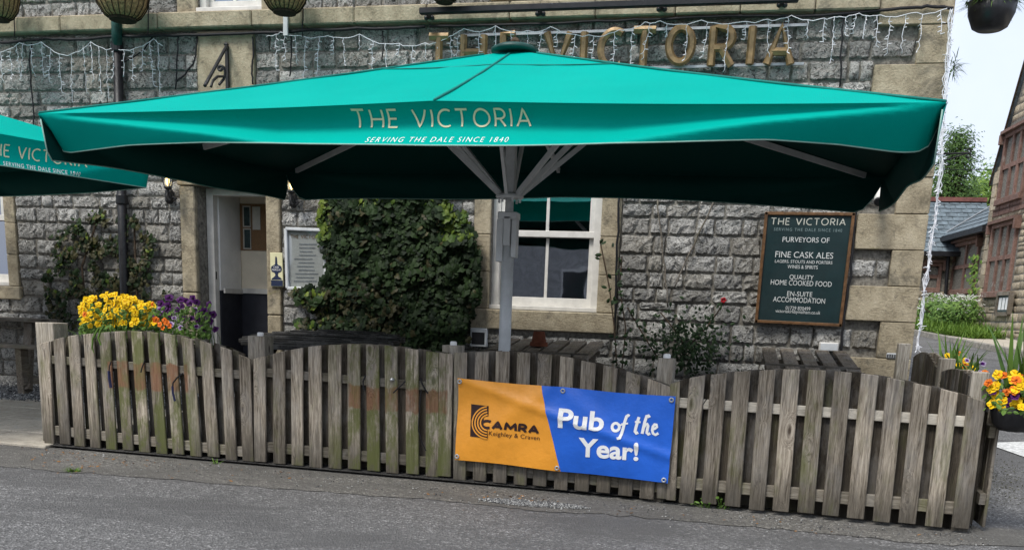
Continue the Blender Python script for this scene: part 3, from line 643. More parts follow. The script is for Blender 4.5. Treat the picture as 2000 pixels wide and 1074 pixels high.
# ------------------------------------------------------------------ text helpers
def text2d(body, space=1.0, bold=0.0, shear=0.0):
    cu = bpy.data.curves.new('t', 'FONT'); cu.body = body; cu.space_character = space; cu.offset = bold; cu.shear = shear; cu.resolution_u = 4
    o = bpy.data.objects.new('t', cu); link(o); dg = bpy.context.evaluated_depsgraph_get(); dg.update()
    me = bpy.data.meshes.new_from_object(o.evaluated_get(dg)); vs_ = [v.co.copy() for v in me.vertices]; fs = [tuple(p.vertices) for p in me.polygons]
    bpy.data.objects.remove(o); bpy.data.curves.remove(cu); bpy.data.meshes.remove(me)
    x0, x1 = min(v.x for v in vs_), max(v.x for v in vs_); y0, y1 = min(v.y for v in vs_), max(v.y for v in vs_)
    return [Vector(((v.x - x0) / (x1 - x0), (v.y - y0) / (y1 - y0), 0)) for v in vs_], fs
def bil(q, u_, v_):                        # q: TL, TR, BR, BL in photo pixels; v from the bottom
    (ax, ay), (bx, by), (cx, cy), (dx, dy) = q
    tx, ty = ax + (bx - ax) * u_, ay + (by - ay) * u_; bx_, by_ = dx + (cx - dx) * u_, dy + (cy - dy) * u_
    return bx_ + (tx - bx_) * v_, by_ + (ty - by_) * v_
def text_on(body, quad, hit, m, parent, name='lettering', maxlen=None, **k):
    vs_, fs = text2d(body, **k)
    if maxlen: vs_, fs = subdivide_long([Vector((v.x * 4, v.y, 0)) for v in vs_], fs, maxlen); vs_ = [Vector((v.x / 4, v.y, 0)) for v in vs_]
    q = MB(); q.add([hit(*bil(quad, v.x, v.y)) for v in vs_], fs); return q.build(name, m, parent, recalc=False)
def arc(cx, cy, rx, ry, a0, a1, n=14): return [(cx + rx * math.cos(math.radians(a0 + (a1 - a0) * i / n)), cy + ry * math.sin(math.radians(a0 + (a1 - a0) * i / n))) for i in range(n + 1)]
STR = {'T': (.72, [[(0, 1), (.72, 1)], [(.36, 1), (.36, 0)]]), 'H': (.7, [[(0, 0), (0, 1)], [(.7, 0), (.7, 1)], [(0, .5), (.7, .5)]]),
       'E': (.52, [[(.52, 1), (0, 1), (0, 0), (.52, 0)], [(0, .52), (.46, .52)]]), 'V': (.78, [[(0, 1), (.39, 0), (.78, 1)]]), 'I': (.0, [[(0, 0), (0, 1)]]),
       'C': (.74, [arc(.5, .5, .5, .5, 58, 302, 20)]), 'O': (.95, [arc(.475, .5, .475, .5, 0, 360, 28)]),
       'R': (.6, [[(0, 0), (0, 1)] + [(.28, 1)] + arc(.28, .735, .3, .265, 90, -90, 10) + [(0, .47)], [(.26, .47), (.62, 0)]]),
       'A': (.8, [[(0, 0), (.4, 1), (.8, 0)], [(.13, .33), (.67, .33)]]), ' ': (.25, [])}
def dens(pl, s=.12):
    o = [pl[0]]
    for a, b_ in zip(pl, pl[1:]):
        n = max(1, int(math.hypot(b_[0] - a[0], b_[1] - a[1]) / s))
        o += [(a[0] + (b_[0] - a[0]) * k / n, a[1] + (b_[1] - a[1]) * k / n) for k in range(1, n + 1)]
    return o
def strokes(body, gap=.42):
    x = 0; out = []
    for ch in body:
        wd, st_ = STR[ch]; out.append((ch, [[(x + p, q_) for p, q_ in s] for s in st_])); x += wd + gap
    x -= gap; return x, out
def ribbon(mb, pl, wpx, quad, total, hit):
    P = [bil(quad, p[0] / total, p[1]) for p in dens(pl)]; n = len(P); L = []
    for i, p in enumerate(P):
        a, b_ = P[max(0, i - 1)], P[min(n - 1, i + 1)]; d = Vector((b_[0] - a[0], b_[1] - a[1])).normalized(); nx_, ny_ = -d.y * wpx / 2, d.x * wpx / 2
        L += [hit(p[0] + nx_, p[1] + ny_), hit(p[0] - nx_, p[1] - ny_)]
    mb.add(L, [(2 * i, 2 * i + 1, 2 * i + 3, 2 * i + 2) for i in range(n - 1)])

def stroke_words(body, gap, wpx, quad, hit, m, parent):
    tot, ls = strokes(body, gap); q = MB()
    for ch, ss in ls + [(' ', [])]:
        if ch == ' ' and q.v: q.build('lettering', m, parent, recalc=False); q = MB()
        for s in ss: ribbon(q, s, wpx, quad, tot, hit)
# ------------------------------------------------------------------ fence
class Plane:
    def __init__(s, pa, pb, z=.03):
        s.a = G(*pa, z); s.b = G(*pb, z); s.u = (s.b - s.a); s.u.z = 0; s.L = s.u.length; s.u.normalize(); s.n = Vector((s.u.y, -s.u.x, 0))   # n faces the camera
        if s.n.y > 0: s.n = -s.n
    def hit(s, x, y, off=0.0): return PL(x, y, s.a + s.n * off, s.n)
    def st(s, P): return ((P - s.a).dot(s.u), P.z)
    def at(s, t_, z, off=0.0): p = s.a + s.u * t_ + s.n * off; return Vector((p.x, p.y, z))
FPL = [Plane((95, 866), (484.5, 900)), Plane((513, 903), (867, 932)), Plane((896, 935), (1294, 976)), Plane((1300, 977), (1877, 1033))]
g1a, g1b = W(200, 702, -3), W(370, 768, -3); g2a, g2b = W(676, 750, -3.07), W(876, 812, -3.07)
ghosts = [(g1a.x, g1b.x, g1b.z + .0, g1a.z), (g2a.x, g2b.x, g2b.z, g2a.z)]
WC1, WC2 = (.08, .06, .04), (.58, .505, .4)
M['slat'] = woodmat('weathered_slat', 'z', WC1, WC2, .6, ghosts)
M['slat_back'] = woodmat('shaded_weathered_slat', 'z', (.035, .028, .02), (.15, .125, .095), .35)  # slat wood made darker: shadow in the fence gaps painted into the colour
M['post'] = woodmat('weathered_post', 'z', (.16, .13, .095), (.58, .53, .44), .2)
M['rail'] = woodmat('weathered_rail', 'x', (.1, .085, .062), (.28, .25, .2), .5)
M['rail_pale'] = woodmat('pale_rail', 'x', (.36, .33, .27), (.62, .57, .48), .05)
M['table'] = woodmat('dark_table_wood', 'x', (.012, .012, .011), (.05, .048, .045), .0, wet=True)
M['bench'] = woodmat('bench_wood', 'y', (.09, .072, .055), (.34, .285, .22), .2)
M['bench_x'] = woodmat('bench_wood_x', 'x', (.08, .07, .055), (.3, .26, .21), .2)
tops = [[(85, 669), (113, 661), (143, 655), (172, 652), (203, 649), (233, 647), (266, 647), (297, 649), (331, 653), (365, 660), (401, 668), (440, 680), (477, 696)],
        [(506, 698), (544, 688), (579, 681), (614, 675.5), (653, 673), (690, 671.6), (727, 672.7), (763, 675.5), (804, 681), (844, 687), (871, 690)],
        [(899, 688), (941, 687), (981.5, 686), (1022, 688), (1064, 691.7), (1107, 697), (1149, 706.5), (1192, 716), (1237, 729), (1279, 744), (1300, 752)],
        [(1318, 747), (1362, 735), (1404, 730), (1450, 725), (1499, 722.5), (1546, 721), (1596, 722.5), (1647, 726), (1699, 731), (1750, 740), (1802, 751), (1855, 763), (1908, 779)]]
bots = [[95.4, 126.5, 155.5, 185.6, 217.4, 249.2, 282, 315.4, 348.3, 382.6, 416.6, 450.9, 484.5],
        [508, 545, 580, 616, 653.5, 691, 729, 766, 805, 843, 867],
        [897, 936, 975, 1015, 1053, 1094, 1135, 1177, 1220, 1262, 1297],
        [1310, 1340, 1384, 1430, 1477.5, 1524, 1573, 1621, 1670, 1721, 1771, 1823, 1875]]
FLAB = ['weathered arched fence panel in front of yellow pansies, leftmost in front row', 'arched fence panel streaked with green algae, left of the orange banner', 'arched fence panel behind the orange and blue banner', 'long arched fence panel with pale upper rail, right of the banner']
railpx = [((102, 702), (463, 731), (110, 840), (460, 880)), ((530, 728), (850, 755), (540, 874), (850, 903)), ((905, 752), (1290, 786), (910, 908), (1290, 950)), ((1328, 786), (1874, 822), (1318, 941), (1847, 990))]
def slat_piece(pl, t0_, z0_, t1_, z1_, w_, off, th, m, par, slope=0.0, name='slat'):
    q = MB(); P = []
    for (t_, z_, sg) in ((t0_, z0_, 0), (t1_, z1_, slope)):
        P.append([pl.at(t_ - w_ / 2, z_ - sg * w_ / 2, off), pl.at(t_ + w_ / 2, z_ + sg * w_ / 2, off), pl.at(t_ + w_ / 2, z_ + sg * w_ / 2, off - th), pl.at(t_ - w_ / 2, z_ - sg * w_ / 2, off - th)])
    q.pts8(P[0] + P[1]); return q.build(name, m, par, bevel=.004)
for k in range(4):
    pl = FPL[k]; par = thing('picket_fence', FLAB[k], 'fence', pl.at(pl.L / 2, 0), 'fence panels along the road')
    n = len(tops[k]); T = []
    for i in range(n):
        tt, zt_ = pl.st(pl.hit(*tops[k][i])); xb_ = bots[k][i]
        yb = 866 + (xb_ - 95.4) * .0874 if k == 0 else 903 + (xb_ - 513) * .082 if k == 1 else 935 + (xb_ - 896) * .103 if k == 2 else 977 + (xb_ - 1300) * .097
        tb, zb_ = pl.st(pl.hit(xb_, yb)); T.append((tb, tt, zb_, zt_))
    for i, (tb, tt, zb_, zt_) in enumerate(T):
        a_ = T[max(0, i - 1)]; b_ = T[min(n - 1, i + 1)]; sl_ = (b_[3] - a_[3]) / max(.05, b_[1] - a_[1])
        wd = .096 + R_.uniform(-.004, .004)
        if k == 3 and i == 0: wd = .06
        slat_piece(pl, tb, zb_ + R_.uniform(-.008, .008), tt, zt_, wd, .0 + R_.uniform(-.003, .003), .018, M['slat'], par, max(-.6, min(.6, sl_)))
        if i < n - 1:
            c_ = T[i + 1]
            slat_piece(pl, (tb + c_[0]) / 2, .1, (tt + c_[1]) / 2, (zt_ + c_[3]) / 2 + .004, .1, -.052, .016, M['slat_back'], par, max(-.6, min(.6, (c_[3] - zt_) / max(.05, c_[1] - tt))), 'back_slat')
    for j in (0, 2):
        a_, b_ = pl.hit(*railpx[k][j], -.035), pl.hit(*railpx[k][j + 1], -.035); sa, za = pl.st(a_); sb, zb_ = pl.st(b_)
        m_ = (zb_ - za) / (sb - sa); s0, s1 = T[0][0] - .03, T[-1][0] + .03
        q = MB(); q.bar(pl.at(s0, za + m_ * (s0 - sa), -.035), pl.at(s1, za + m_ * (s1 - sa), -.035), .034, .062 if j == 0 else .075); q.build('rail', M['rail_pale'] if (k == 3 and j == 0) else M['rail'], par, bevel=.004)
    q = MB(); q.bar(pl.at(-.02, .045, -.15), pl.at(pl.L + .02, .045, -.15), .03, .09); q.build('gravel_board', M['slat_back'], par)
# posts: photo x centre, top row, plane
PLAB = ['square fence post at the left end beside the pansies', 'square post between the pansy panel and the algae-streaked panel', 'square post with small white cap left of the banner', 'knotty square post with white cap right above the banner end', 'square corner post beside the black basket of pansies']
for (px0, px1, py, k, lab, cap) in ((74, 115, 630, 0, PLAB[0], 0), (487, 526, 656, 1, PLAB[1], 1), (866, 903, 674, 2, PLAB[2], 1), (1284, 1321, 699, 3, PLAB[3], 1), (1894, 1935, 726, 3, PLAB[4], 0)):
    pl = FPL[k]; c_ = pl.hit((px0 + px1) / 2, py, -.12); wd = (pl.hit(px1, py, -.12) - pl.hit(px0, py, -.12)).length * .84
    par = thing('fence_post', lab, 'post', (c_.x, c_.y, hz(c_.x, c_.y)), 'fence posts')
    s_, z_ = pl.st(c_); q = MB(); P = []
    for zz_ in (hz(c_.x, c_.y), z_): P += [pl.at(s_ - wd / 2, zz_, -.07), pl.at(s_ + wd / 2, zz_, -.07), pl.at(s_ + wd / 2, zz_, -.07 - wd), pl.at(s_ - wd / 2, zz_, -.07 - wd)]
    q.pts8(P); q.build('shaft', M['post'], par, bevel=.004)
    if cap: q = MB(); cc = pl.at(s_, z_, -.07 - wd / 2); q.lathe(cc, [(.024, 0), (.024, .02), (.018, .026)], 10); q.build('cap', M['letter_white'], par)
# return of the fence towards the pub corner
pe = FPL[3].at(FPL[3].L + .11, 0, -.12)
rp = [Vector((pe.x, pe.y, 0)), Vector((1.53, -1.95, 0)), Vector((1.58, -.62, 0))]
RL = ['short return fence panel beside the corner post, seen from inside', 'dark arched return fence panel next to the pub corner']
for k in range(2):
    a_, b_ = rp[k], rp[k + 1]; u_ = (b_ - a_).normalized(); L = (b_ - a_).length; nrm = Vector((u_.y, -u_.x, 0))   # faces right / outside
    par = thing('picket_fence', RL[k], 'fence', ((a_ + b_) / 2)[:2] + (hz(0, (a_ + b_).y / 2),), 'return fence panels')
    n = int(L / .105)
    for i in range(n):
        s_ = (i + .5) * L / n; f = (s_ / L) * 2 - 1; p = a_ + u_ * s_; zg = hz(p.x, p.y); zt_ = zg + .80 + .1 * math.cos(f * 1.45)
        for off, nm, ph in ((.03, 'slat', 0), (-.03, 'back_slat', .5)):
            if nm == 'slat' and i % 1: continue
            pp = p + u_ * ph * L / n + nrm * off; q = MB()
            w2 = u_ * .046; t2 = nrm * .009; dz = Vector((0, 0, -.1 * math.sin(f * 1.45) * .05 * 1.45))
            q.pts8([pp - w2 - t2 + Vector((0, 0, zg + .03)), pp + w2 - t2 + Vector((0, 0, zg + .03)), pp + w2 + t2 + Vector((0, 0, zg + .03)), pp - w2 + t2 + Vector((0, 0, zg + .03)),
                    pp - w2 - t2 + Vector((0, 0, zt_)) - dz, pp + w2 - t2 + Vector((0, 0, zt_)) + dz, pp + w2 + t2 + Vector((0, 0, zt_)) + dz, pp - w2 + t2 + Vector((0, 0, zt_)) - dz]); q.build(nm, M['slat_back'] if nm == 'back_slat' else M['slat'], par, bevel=.003)
    for z_ in (.2, .6):
        q = MB(); q.bar(a_ + Vector((0, 0, hz(0, a_.y) + z_)), b_ + Vector((0, 0, hz(0, b_.y) + z_)), .034, .065); q.build('rail', M['rail'], par)
for (p, h, w_, lab) in ((rp[1], .92, .1, 'short square post in the middle of the return fence'), (Vector((1.5, -.3, 0)), .9, .1, 'grey post standing against the pub corner')):
    z_ = hz(p.x, p.y); q = MB(); q.box((p.x - (.0), p.y, z_ + h / 2), (w_, w_, h)); o = q.build('fence_post', M['post'], loc=(p.x, p.y, z_), bevel=.005); tagit(o, lab, 'post', 'fence posts')

# ------------------------------------------------------------------ banner
bp_ = FPL[2]
BQ = [(900, 737), (1322, 773), (1306, 942), (893, 896)]
def bdisp(P):
    s_, z_ = bp_.st(P)
    s0, s1 = bp_.st(bp_.hit(900, 800))[0], bp_.st(bp_.hit(1312, 860))[0]; f = (s_ - s0) / (s1 - s0); z0 = bp_.st(bp_.hit(1100, 920))[1]; g_ = (z_ - z0) / .58
    d = .034 + .034 * math.sin(max(0, min(1, f)) * math.pi) * math.sin(max(0, min(1, g_)) * math.pi)
    d += .010 * math.sin(9 * f + 7 * g_) * max(0, g_) * (1 - f) + .016 * noise.noise(Vector((f * 3.6, g_ * 2.6, 4)))
    tx = abs(f - .47) ; d += .02 * math.exp(-((abs(f - .47) - (1 - g_) * .5) / .06) ** 2) * max(0, min(1, g_)) ** 2       # drape folds below the centre eyelet
    d += .016 * math.exp(-(((f - .62) * .7 + (g_ - .55)) / .05) ** 2)
    d += .004 * math.sin(f * 46) * max(0, g_ - .75) * 3
    return d
def bhit(x, y, e=0.0):
    P = bp_.hit(x, y); return P + bp_.n * (bdisp(P) + e)
def bgrid(u0, u1t, u1b, nu, nv, m, par, name):
    q = MB()
    def fn(u_, v_):
        x0 = bil(BQ, u0[0] * v_ + u0[1] * (1 - v_), v_); U = (u0[0] + (u1t - u0[0]) * u_) * v_ + (u0[1] + (u1b - u0[1]) * u_) * (1 - v_)
        sag = 3.0 * math.sin(math.pi * min(1, max(0, (U if U < .48 else (U - .48)) / (.48 if U < .48 else .52)))) if v_ > .999 else 0
        x, y = bil(BQ, U, v_); return bhit(x, y + 2.2 * v_ * math.sin(math.pi * ((U / .48) if U < .48 else (U - .48) / .52)) - 1.5 * (1 - v_) * math.sin(math.pi * (U / .47 if U < .47 else (U - .47) / .53)))
    q.grid(fn, nu, nv); return q.build(name, m, par, smooth=True, recalc=False)
def vinyl(name, col):
    m, nt, b = newmat(name, .42, col, .45); t = NT(nt); P = t.pos(); c = t.mix(t.rng(t.noise(P, 7, 5, .6), .35, .7), col, tuple(c_ * .88 for c_ in col)); t.l(c, b.inputs['Base Color'])
    t.bump(b, t.math('ADD', t.noise(P, 16, 4, .6), t.math('MULTIPLY', t.noise(P, 300, 2), .15)), .35, .012); return m
M['orange'] = vinyl('orange_vinyl', (.88, .36, .035)); M['blue'] = vinyl('blue_vinyl', (.018, .135, .66))
ban = thing('banner', 'orange and blue vinyl award banner hung on the fence', 'banner', bhit(1100, 935))
uT, uB = .383, .497
bgrid((0, 0), uT, uB, 36, 26, M['orange'], ban, 'orange_field'); bgrid((uT, uB), 1, 1, 44, 26, M['blue'], ban, 'blue_field')
q = MB()                                  # hems round the edge
hem_pts = [(i / 60, 1) for i in range(61)] + [(1, 1 - i / 20) for i in range(1, 21)] + [(1 - i / 60, 0) for i in range(1, 61)] + [(0, i / 20) for i in range(1, 20)]
bh = lambda x, y: bhit(x, y, .004)
tx = lambda s_, qd, m, **k: text_on(s_, qd, bh, m, ban, maxlen=.3, **k)
STR['M'] = (.95, [[(0, 0), (.08, 1), (.475, .25), (.87, 1), (.95, 0)]])
q = MB(); tot, ls = strokes('CAMRA', .3)
for ch, ss in ls:
    for s in ss: ribbon(q, s, 5.0, [(948, 819), (1058, 830.5), (1056.5, 844), (946, 832)], tot, bh)
q.build('lettering', M['letter_brown'], ban, recalc=False)
tx('Keighley & Craven', [(962, 839), (1060, 849), (1059, 860), (961, 850)], M['letter_brown'], bold=.0, space=1.05)
tx('Pub', [(1098, 795), (1186, 803), (1184, 840), (1096, 833)], M['letter_white'], bold=.028)
tx('Year!', [(1136, 851), (1252, 862), (1250, 898), (1133, 889)], M['letter_white'], bold=.028)
# brush script "of the"
def sc(pl_, quad, wd, mb):
    ribbon(mb, pl_, wd * 1.3, quad, 1.0, bh)
q = MB(); qd = [(1200, 808), (1292, 816), (1290, 853), (1198, 845)]
for pl_, wd in ((arc(.09, .38, .075, .2, 60, 420, 16), 4.2), ([(.13, .56), (.18, .5), (.22, .52)], 2.4), ([(.36, 1.0), (.33, 1.04), (.30, .98), (.27, .7), (.245, .35), (.22, .05), (.19, -.18), (.165, -.2), (.16, -.12)], 4.4), ([(.20, .55), (.34, .62)], 2.6),
                ([(.56, 1.0), (.535, .75), (.51, .45), (.495, .22), (.52, .14), (.56, .2)], 4.4), ([(.48, .74), (.6, .74)], 2.8),
                ([(.78, 1.02), (.755, 1.12), (.72, 1.08), (.69, .8), (.665, .45), (.645, .14)], 4.4), ([(.66, .42), (.70, .62), (.74, .68), (.76, .58), (.745, .35), (.74, .2), (.77, .14), (.81, .2)], 4.2),
                ([(.84, .42), (.9, .46), (.945, .56), (.93, .68), (.895, .69), (.86, .56), (.85, .36), (.87, .2), (.92, .14), (.98, .24)], 4.0)): sc(pl_, qd, wd, q)
q.build('lettering', M['letter_white'], ban, recalc=False)
# beer-cask mark: dark block with pale rings opening to the right
q = MB()
def poly_on(pts_, mb): mb.add([bh(*p) for p in pts_], [tuple(range(len(pts_)))])
q.add([bhit(924 + dx, 788 + dy + dx * .1, .0035) for dy in (0, 10, 20, 31, 41, 51, 62) for dx in (0, 8, 17, 26, 35)], [(j * 5 + i, j * 5 + i + 1, (j + 1) * 5 + i + 1, (j + 1) * 5 + i) for j in range(6) for i in range(4) if not (j in (2, 3) and i == 3)])
q.build('emblem', M['letter_brown'], ban, recalc=False)
for r_ in (35, 29, 23, 17):
    q = MB(); P = [(960 + r_ * .92 * math.cos(math.radians(a)), 823 + r_ * .88 * math.sin(math.radians(a))) for a in range(94, 270, 8)]; P = [p for p in P if p[0] < 962]
    L = []
    for i, p in enumerate(P):
        a_, b_ = P[max(0, i - 1)], P[min(len(P) - 1, i + 1)]; d = Vector((b_[0] - a_[0], b_[1] - a_[1])).normalized(); L += [bhit(p[0] - d.y * 1.3, p[1] + d.x * 1.3, .007), bhit(p[0] + d.y * 1.3, p[1] - d.x * 1.3, .007)]
    q.add(L, [(2 * i, 2 * i + 1, 2 * i + 3, 2 * i + 2) for i in range(len(P) - 1)]); q.build('emblem_ring', M['orange'], ban, recalc=False)
for (x, y) in ((904, 744), (1104, 762), (1314, 780), (897, 889.5), (1092, 912), (1298.5, 935.6)):
    q = MB(); c_ = bhit(x, y, .003); rr = .017; e1, e2 = bp_.u, Vector((0, 0, 1)); n = 14; vs_ = []
    for (r_, o_) in ((rr, 0), (rr, .003), (rr * .5, .004), (rr * .42, .0)): vs_ += [c_ + (e1 * math.cos(6.2832 * k / n) + e2 * math.sin(6.2832 * k / n)) * r_ + bp_.n * o_ for k in range(n)]
    q.add(vs_, [(i * n + k, i * n + (k + 1) % n, (i + 1) * n + (k + 1) % n, (i + 1) * n + k) for i in range(3) for k in range(n)]); q.build('eyelet', M['steel'], ban, smooth=True)
# old cable ties, straps and a loose cable on the fence
def strap(k, pts_, r, m, lab, name='cable_tie', cat='cable tie', off=.03):
    q = MB(); q.tube([FPL[k].hit(*p, off) for p in pts_], r, 5); o = q.build(name, m, loc=FPL[k].hit(*pts_[-1], off)); tagit(o, lab, cat); return o
strap(0, [(217, 706), (214, 715), (213, 724)], .005, M['rubber'], 'black tie above the blue strap end, left on pansy panel')
strap(0, [(213, 724), (214, 740), (217, 757)], .012, M['zip'], 'short dark blue strap end hanging on pansy panel, left one', 'strap', 'strap')
strap(0, [(283, 703), (278, 716), (275, 727)], .005, M['rubber'], 'black tie in the middle of the pansy panel')
strap(0, [(357, 729), (347, 736), (338, 747), (337, 756)], .006, M['rubber'], 'black bent tie at right of rusty patch on pansy panel')
strap(0, [(337, 754), (338, 768), (342, 783)], .009, M['zip'], 'dark blue strap end below the bent tie on pansy panel', 'strap', 'strap')
strap(1, [(714, 733), (709, 745), (710, 756), (712, 762)], .006, M['rubber'], 'black tie left of the rusty patch on algae panel')
strap(1, [(792, 744), (784, 752), (776, 759), (768, 767)], .005, M['rubber'], 'black tie end poking out at centre of algae panel')
strap(1, [(821, 738), (825, 750), (830, 760), (836, 768)], .006, M['rubber'], 'black tie at the right of the algae panel')
strap(1, [(823, 760), (819, 800), (817, 840), (825, 866), (832, 880)], .004, M['rubber'], 'thin black cable dangling down the algae panel', 'cable', 'cable')
strap(3, [(1380, 779), (1373, 790), (1372, 810), (1364, 850), (1361, 890)], .004, M['rubber'], 'thin black cable dangling right of the banner', 'cable', 'cable', -.02)
q = MB(); c_ = FPL[1].hit(766, 741, .005); q.lathe(c_, [(.016, -.008), (.018, 0), (.012, .01)], 10); tagit(q.build('hook_disc', M['steel'], loc=c_), 'small silver disc screwed to the algae panel', 'fixing')

# ------------------------------------------------------------------ big parasol
UC = Vector((-1.608, -2.522, 0)); UY = -.0505; UA, UB = 2.6, 1.552
ux = Vector((math.cos(UY), math.sin(UY), 0)); uy = Vector((-math.sin(UY), math.cos(UY), 0))
def up_(i, j): return UC + ux * (i * UA) + uy * (j * UB)
ez = {(-1, -1): zat(up_(-1, -1), 222), (0, -1): zat(up_(0, -1), 197), (1, -1): zat(up_(1, -1), 200), (-1, 1): zat(up_(-1, 1), 336), (0, 1): zat(up_(0, 1), 336), (1, 1): zat(up_(1, 1), 346), (-1, 0): None, (1, 0): None}
ez[(-1, 0)] = (ez[(-1, -1)] + ez[(-1, 1)]) / 2 + .01; ez[(1, 0)] = (ez[(1, -1)] + ez[(1, 1)]) / 2 + .01
E8 = [(-1, -1), (0, -1), (1, -1), (1, 0), (1, 1), (0, 1), (-1, 1), (-1, 0)]
def ep(k, d=0): i, j = E8[k % 8]; p = up_(i, j); p.z = ez[(i, j)] + d; return p
APX = UC.copy(); APX.z = zat(UC, 99)
M['hem_dark'] = plain('seam_thread', (.0, .16, .135), .7, var=.1)
par1 = thing('parasol', 'large teal rectangular parasol with white lettering over the fenced terrace', 'parasol', UC)
can = MB(); N = 26
for k in range(8):
    a_, b_ = ep(k), ep(k + 1); idx = {}
    for i in range(N + 1):
        for j in range(i + 1):
            f = i / N; g_ = j / i if i else 0; p = APX.lerp(a_.lerp(b_, g_), f)
            p.z -= .022 * math.sin(math.pi * g_) * f * (1.0 if f < 1 else .55) + .012 * math.sin(math.pi * f)
            p.z += .006 * noise.noise(Vector((p.x * 2.2, p.y * 4.5, 1))) * min(1, f * 2) * (1 if f < 1 else 0) + .012 * math.sin(math.pi * g_) * noise.noise(Vector((p.x * 5, p.y * 2, 9))) * (f < 1)
            idx[(i, j)] = len(can.v); can.v.append(p)
    for i in range(N):
        for j in range(i + 1):
            can.f.append((idx[(i, j)], idx[(i + 1, j)], idx[(i + 1, j + 1)]))
            if j < i: can.f.append((idx[(i, j)], idx[(i + 1, j + 1)], idx[(i, j + 1)]))
cano = can.build('canopy', M['teal'], par1, smooth=True, recalc=False)
bck = MB(); bck.v = [p - Vector((0, 0, .005)) for p in can.v]; bck.f = [f[::-1] for f in can.f]; bck.build('shade_backing', M['shade_backing'], cano, smooth=True, recalc=False)  # added sheet; its dark colour stands for the unlit canopy underside
def seam(k, nm='seam'):
    q = MB(); e = ep(k); q.tube([APX.lerp(e, f) + Vector((0, 0, .004 - .012 * math.sin(math.pi * f))) for f in [i / 14 for i in range(1, 15)]], .008, 5); q.build(nm, M['hem_dark'], cano, smooth=True)
for k in range(8): seam(k)
q = MB()                                   # stitched cross seam round the upper third
q.tube([APX.lerp(ep(k).lerp(ep(k + 1), g_), .3) + Vector((0, 0, .003 - .022 * math.sin(math.pi * g_) * .3 - .012 * math.sin(math.pi * .3))) for k in range(8) for g_ in (0, .25, .5, .75)] + [APX.lerp(ep(0), .3)], .004, 4); q.build('seam', M['hem_dark'], cano)
fr_ = UC + uy * (-UB); nF = -uy
def fedge(u_):                            # top edge of the front valance, u in -1..1
    a_, b_, c_ = ep(0), ep(1), ep(2)
    p = a_.lerp(b_, u_ + 1) if u_ < 0 else b_.lerp(c_, u_); g_ = (u_ % 1.0); p.z -= .022 * .55 * math.sin(math.pi * g_) + .001; return p
fb_px = [(72, 232), (76, 262), (86, 287), (104, 291), (160, 287), (240, 281), (400, 279), (600, 284), (845, 288), (1000, 288), (1100, 286), (1300, 280), (1500, 271), (1640, 277), (1760, 289), (1800, 287), (1824, 274), (1834, 250), (1842, 234), (1851, 226)]
def u_of(P): return (P - UC).dot(ux) / UA
fb = []
for (x, y) in fb_px: P = PL(x, y, fr_, nF); fb.append((max(-1, min(1, u_of(P))), P.z))
fb.sort()
def zbot(u_):
    for (a_, za), (b_, zb_) in zip(fb, fb[1:]):
        if a_ <= u_ <= b_: return za + (zb_ - za) * (u_ - a_) / max(1e-6, b_ - a_)
    return fb[0][1] if u_ < fb[0][0] else fb[-1][1]
def fdisp(u_, t_):                        # outward swing of the cloth
    tr = max(.04, min(1.0, (1 - abs(u_)) / .62)); A = .1 * tr
    if t_ < tr: d = -A * math.sin(math.pi * (t_ / tr) ** .85) + .045 * t_
    else: d = .045 * tr - .16 * (t_ - tr) ** 1.15 * (.5 + .5 * abs(u_))
    d += .008 * math.sin(3.1 * u_ * 3 + 2 * t_) * t_
    return d
def fval(u_, t_, e=0.0):
    p = fedge(u_); zb_ = zbot(u_); p = p.copy(); p.z = p.z + (zb_ - p.z) * t_; return p + nF * (fdisp(u_, t_) + e + .006)
US = sorted(set([-1 + i / 50 for i in range(101)] + [-.995, -.985, .97, .975, .985, .99, .995]))
NV = 14
def valance(fn, us, name, inw, hem=True):
    q = MB(); n = len(us)
    q.add([fn(u_, j / NV) for j in range(NV + 1) for u_ in us], [(j * n + i, j * n + i + 1, (j + 1) * n + i + 1, (j + 1) * n + i) for j in range(NV) for i in range(n - 1)])
    o = q.build(name, M['teal'], par1, smooth=True, recalc=False)
    q = MB(); q.add([fn(u_, min(.985, j / NV)) + inw * .005 for j in range(NV + 1) for u_ in us], [(j * n + i, (j + 1) * n + i, (j + 1) * n + i + 1, j * n + i + 1) for j in range(NV) for i in range(n - 1)]); q.build('shade_backing', M['shade_backing'], o, smooth=True, recalc=False)  # inner face darkened by the same shade colour
    if hem: q = MB(); q.tube([fn(u_, 1.0) for u_ in us], .0045, 5); q.build('hem', M['hem'], o, smooth=True)
    return o
vf = valance(fval, US, 'valance', uy)
def side_val(k0, k1, k2, out, dmid, dend, seed, nt_=.035):
    def fn(u_, t_):
        a_, b_, c_ = ep(k0), ep(k1), ep(k2); p = (a_.lerp(b_, u_ + 1) if u_ < 0 else b_.lerp(c_, u_)).copy(); g_ = u_ % 1.0
        p.z -= .012 * math.sin(math.pi * g_); e = 1 - abs(u_); d = dmid + (dend - dmid) * (abs(u_) ** 3) + .012 * math.sin(5 * u_ + seed)
        d *= min(1, max(.12, (e / nt_) ** .6)) if e < nt_ else 1
        tr = max(.05, min(1, e / .6)); w_ = (-.05 * tr * math.sin(math.pi * min(1, t_ / tr)) + .02 * t_) if t_ < tr else (.02 * tr - .02 * (t_ - tr))
        p.z -= d * t_; return p + out * (w_ + .006)
    return fn
for a in ((0, 7, 6, -ux, .24, .26, 1), (6, 5, 4, uy, .2, .27, 3, .06), (2, 3, 4, ux, .25, .27, 5, .05)):
    valance(side_val(*a), [-1 + i / 40 for i in range(81)] + [], 'valance', -a[3], True)
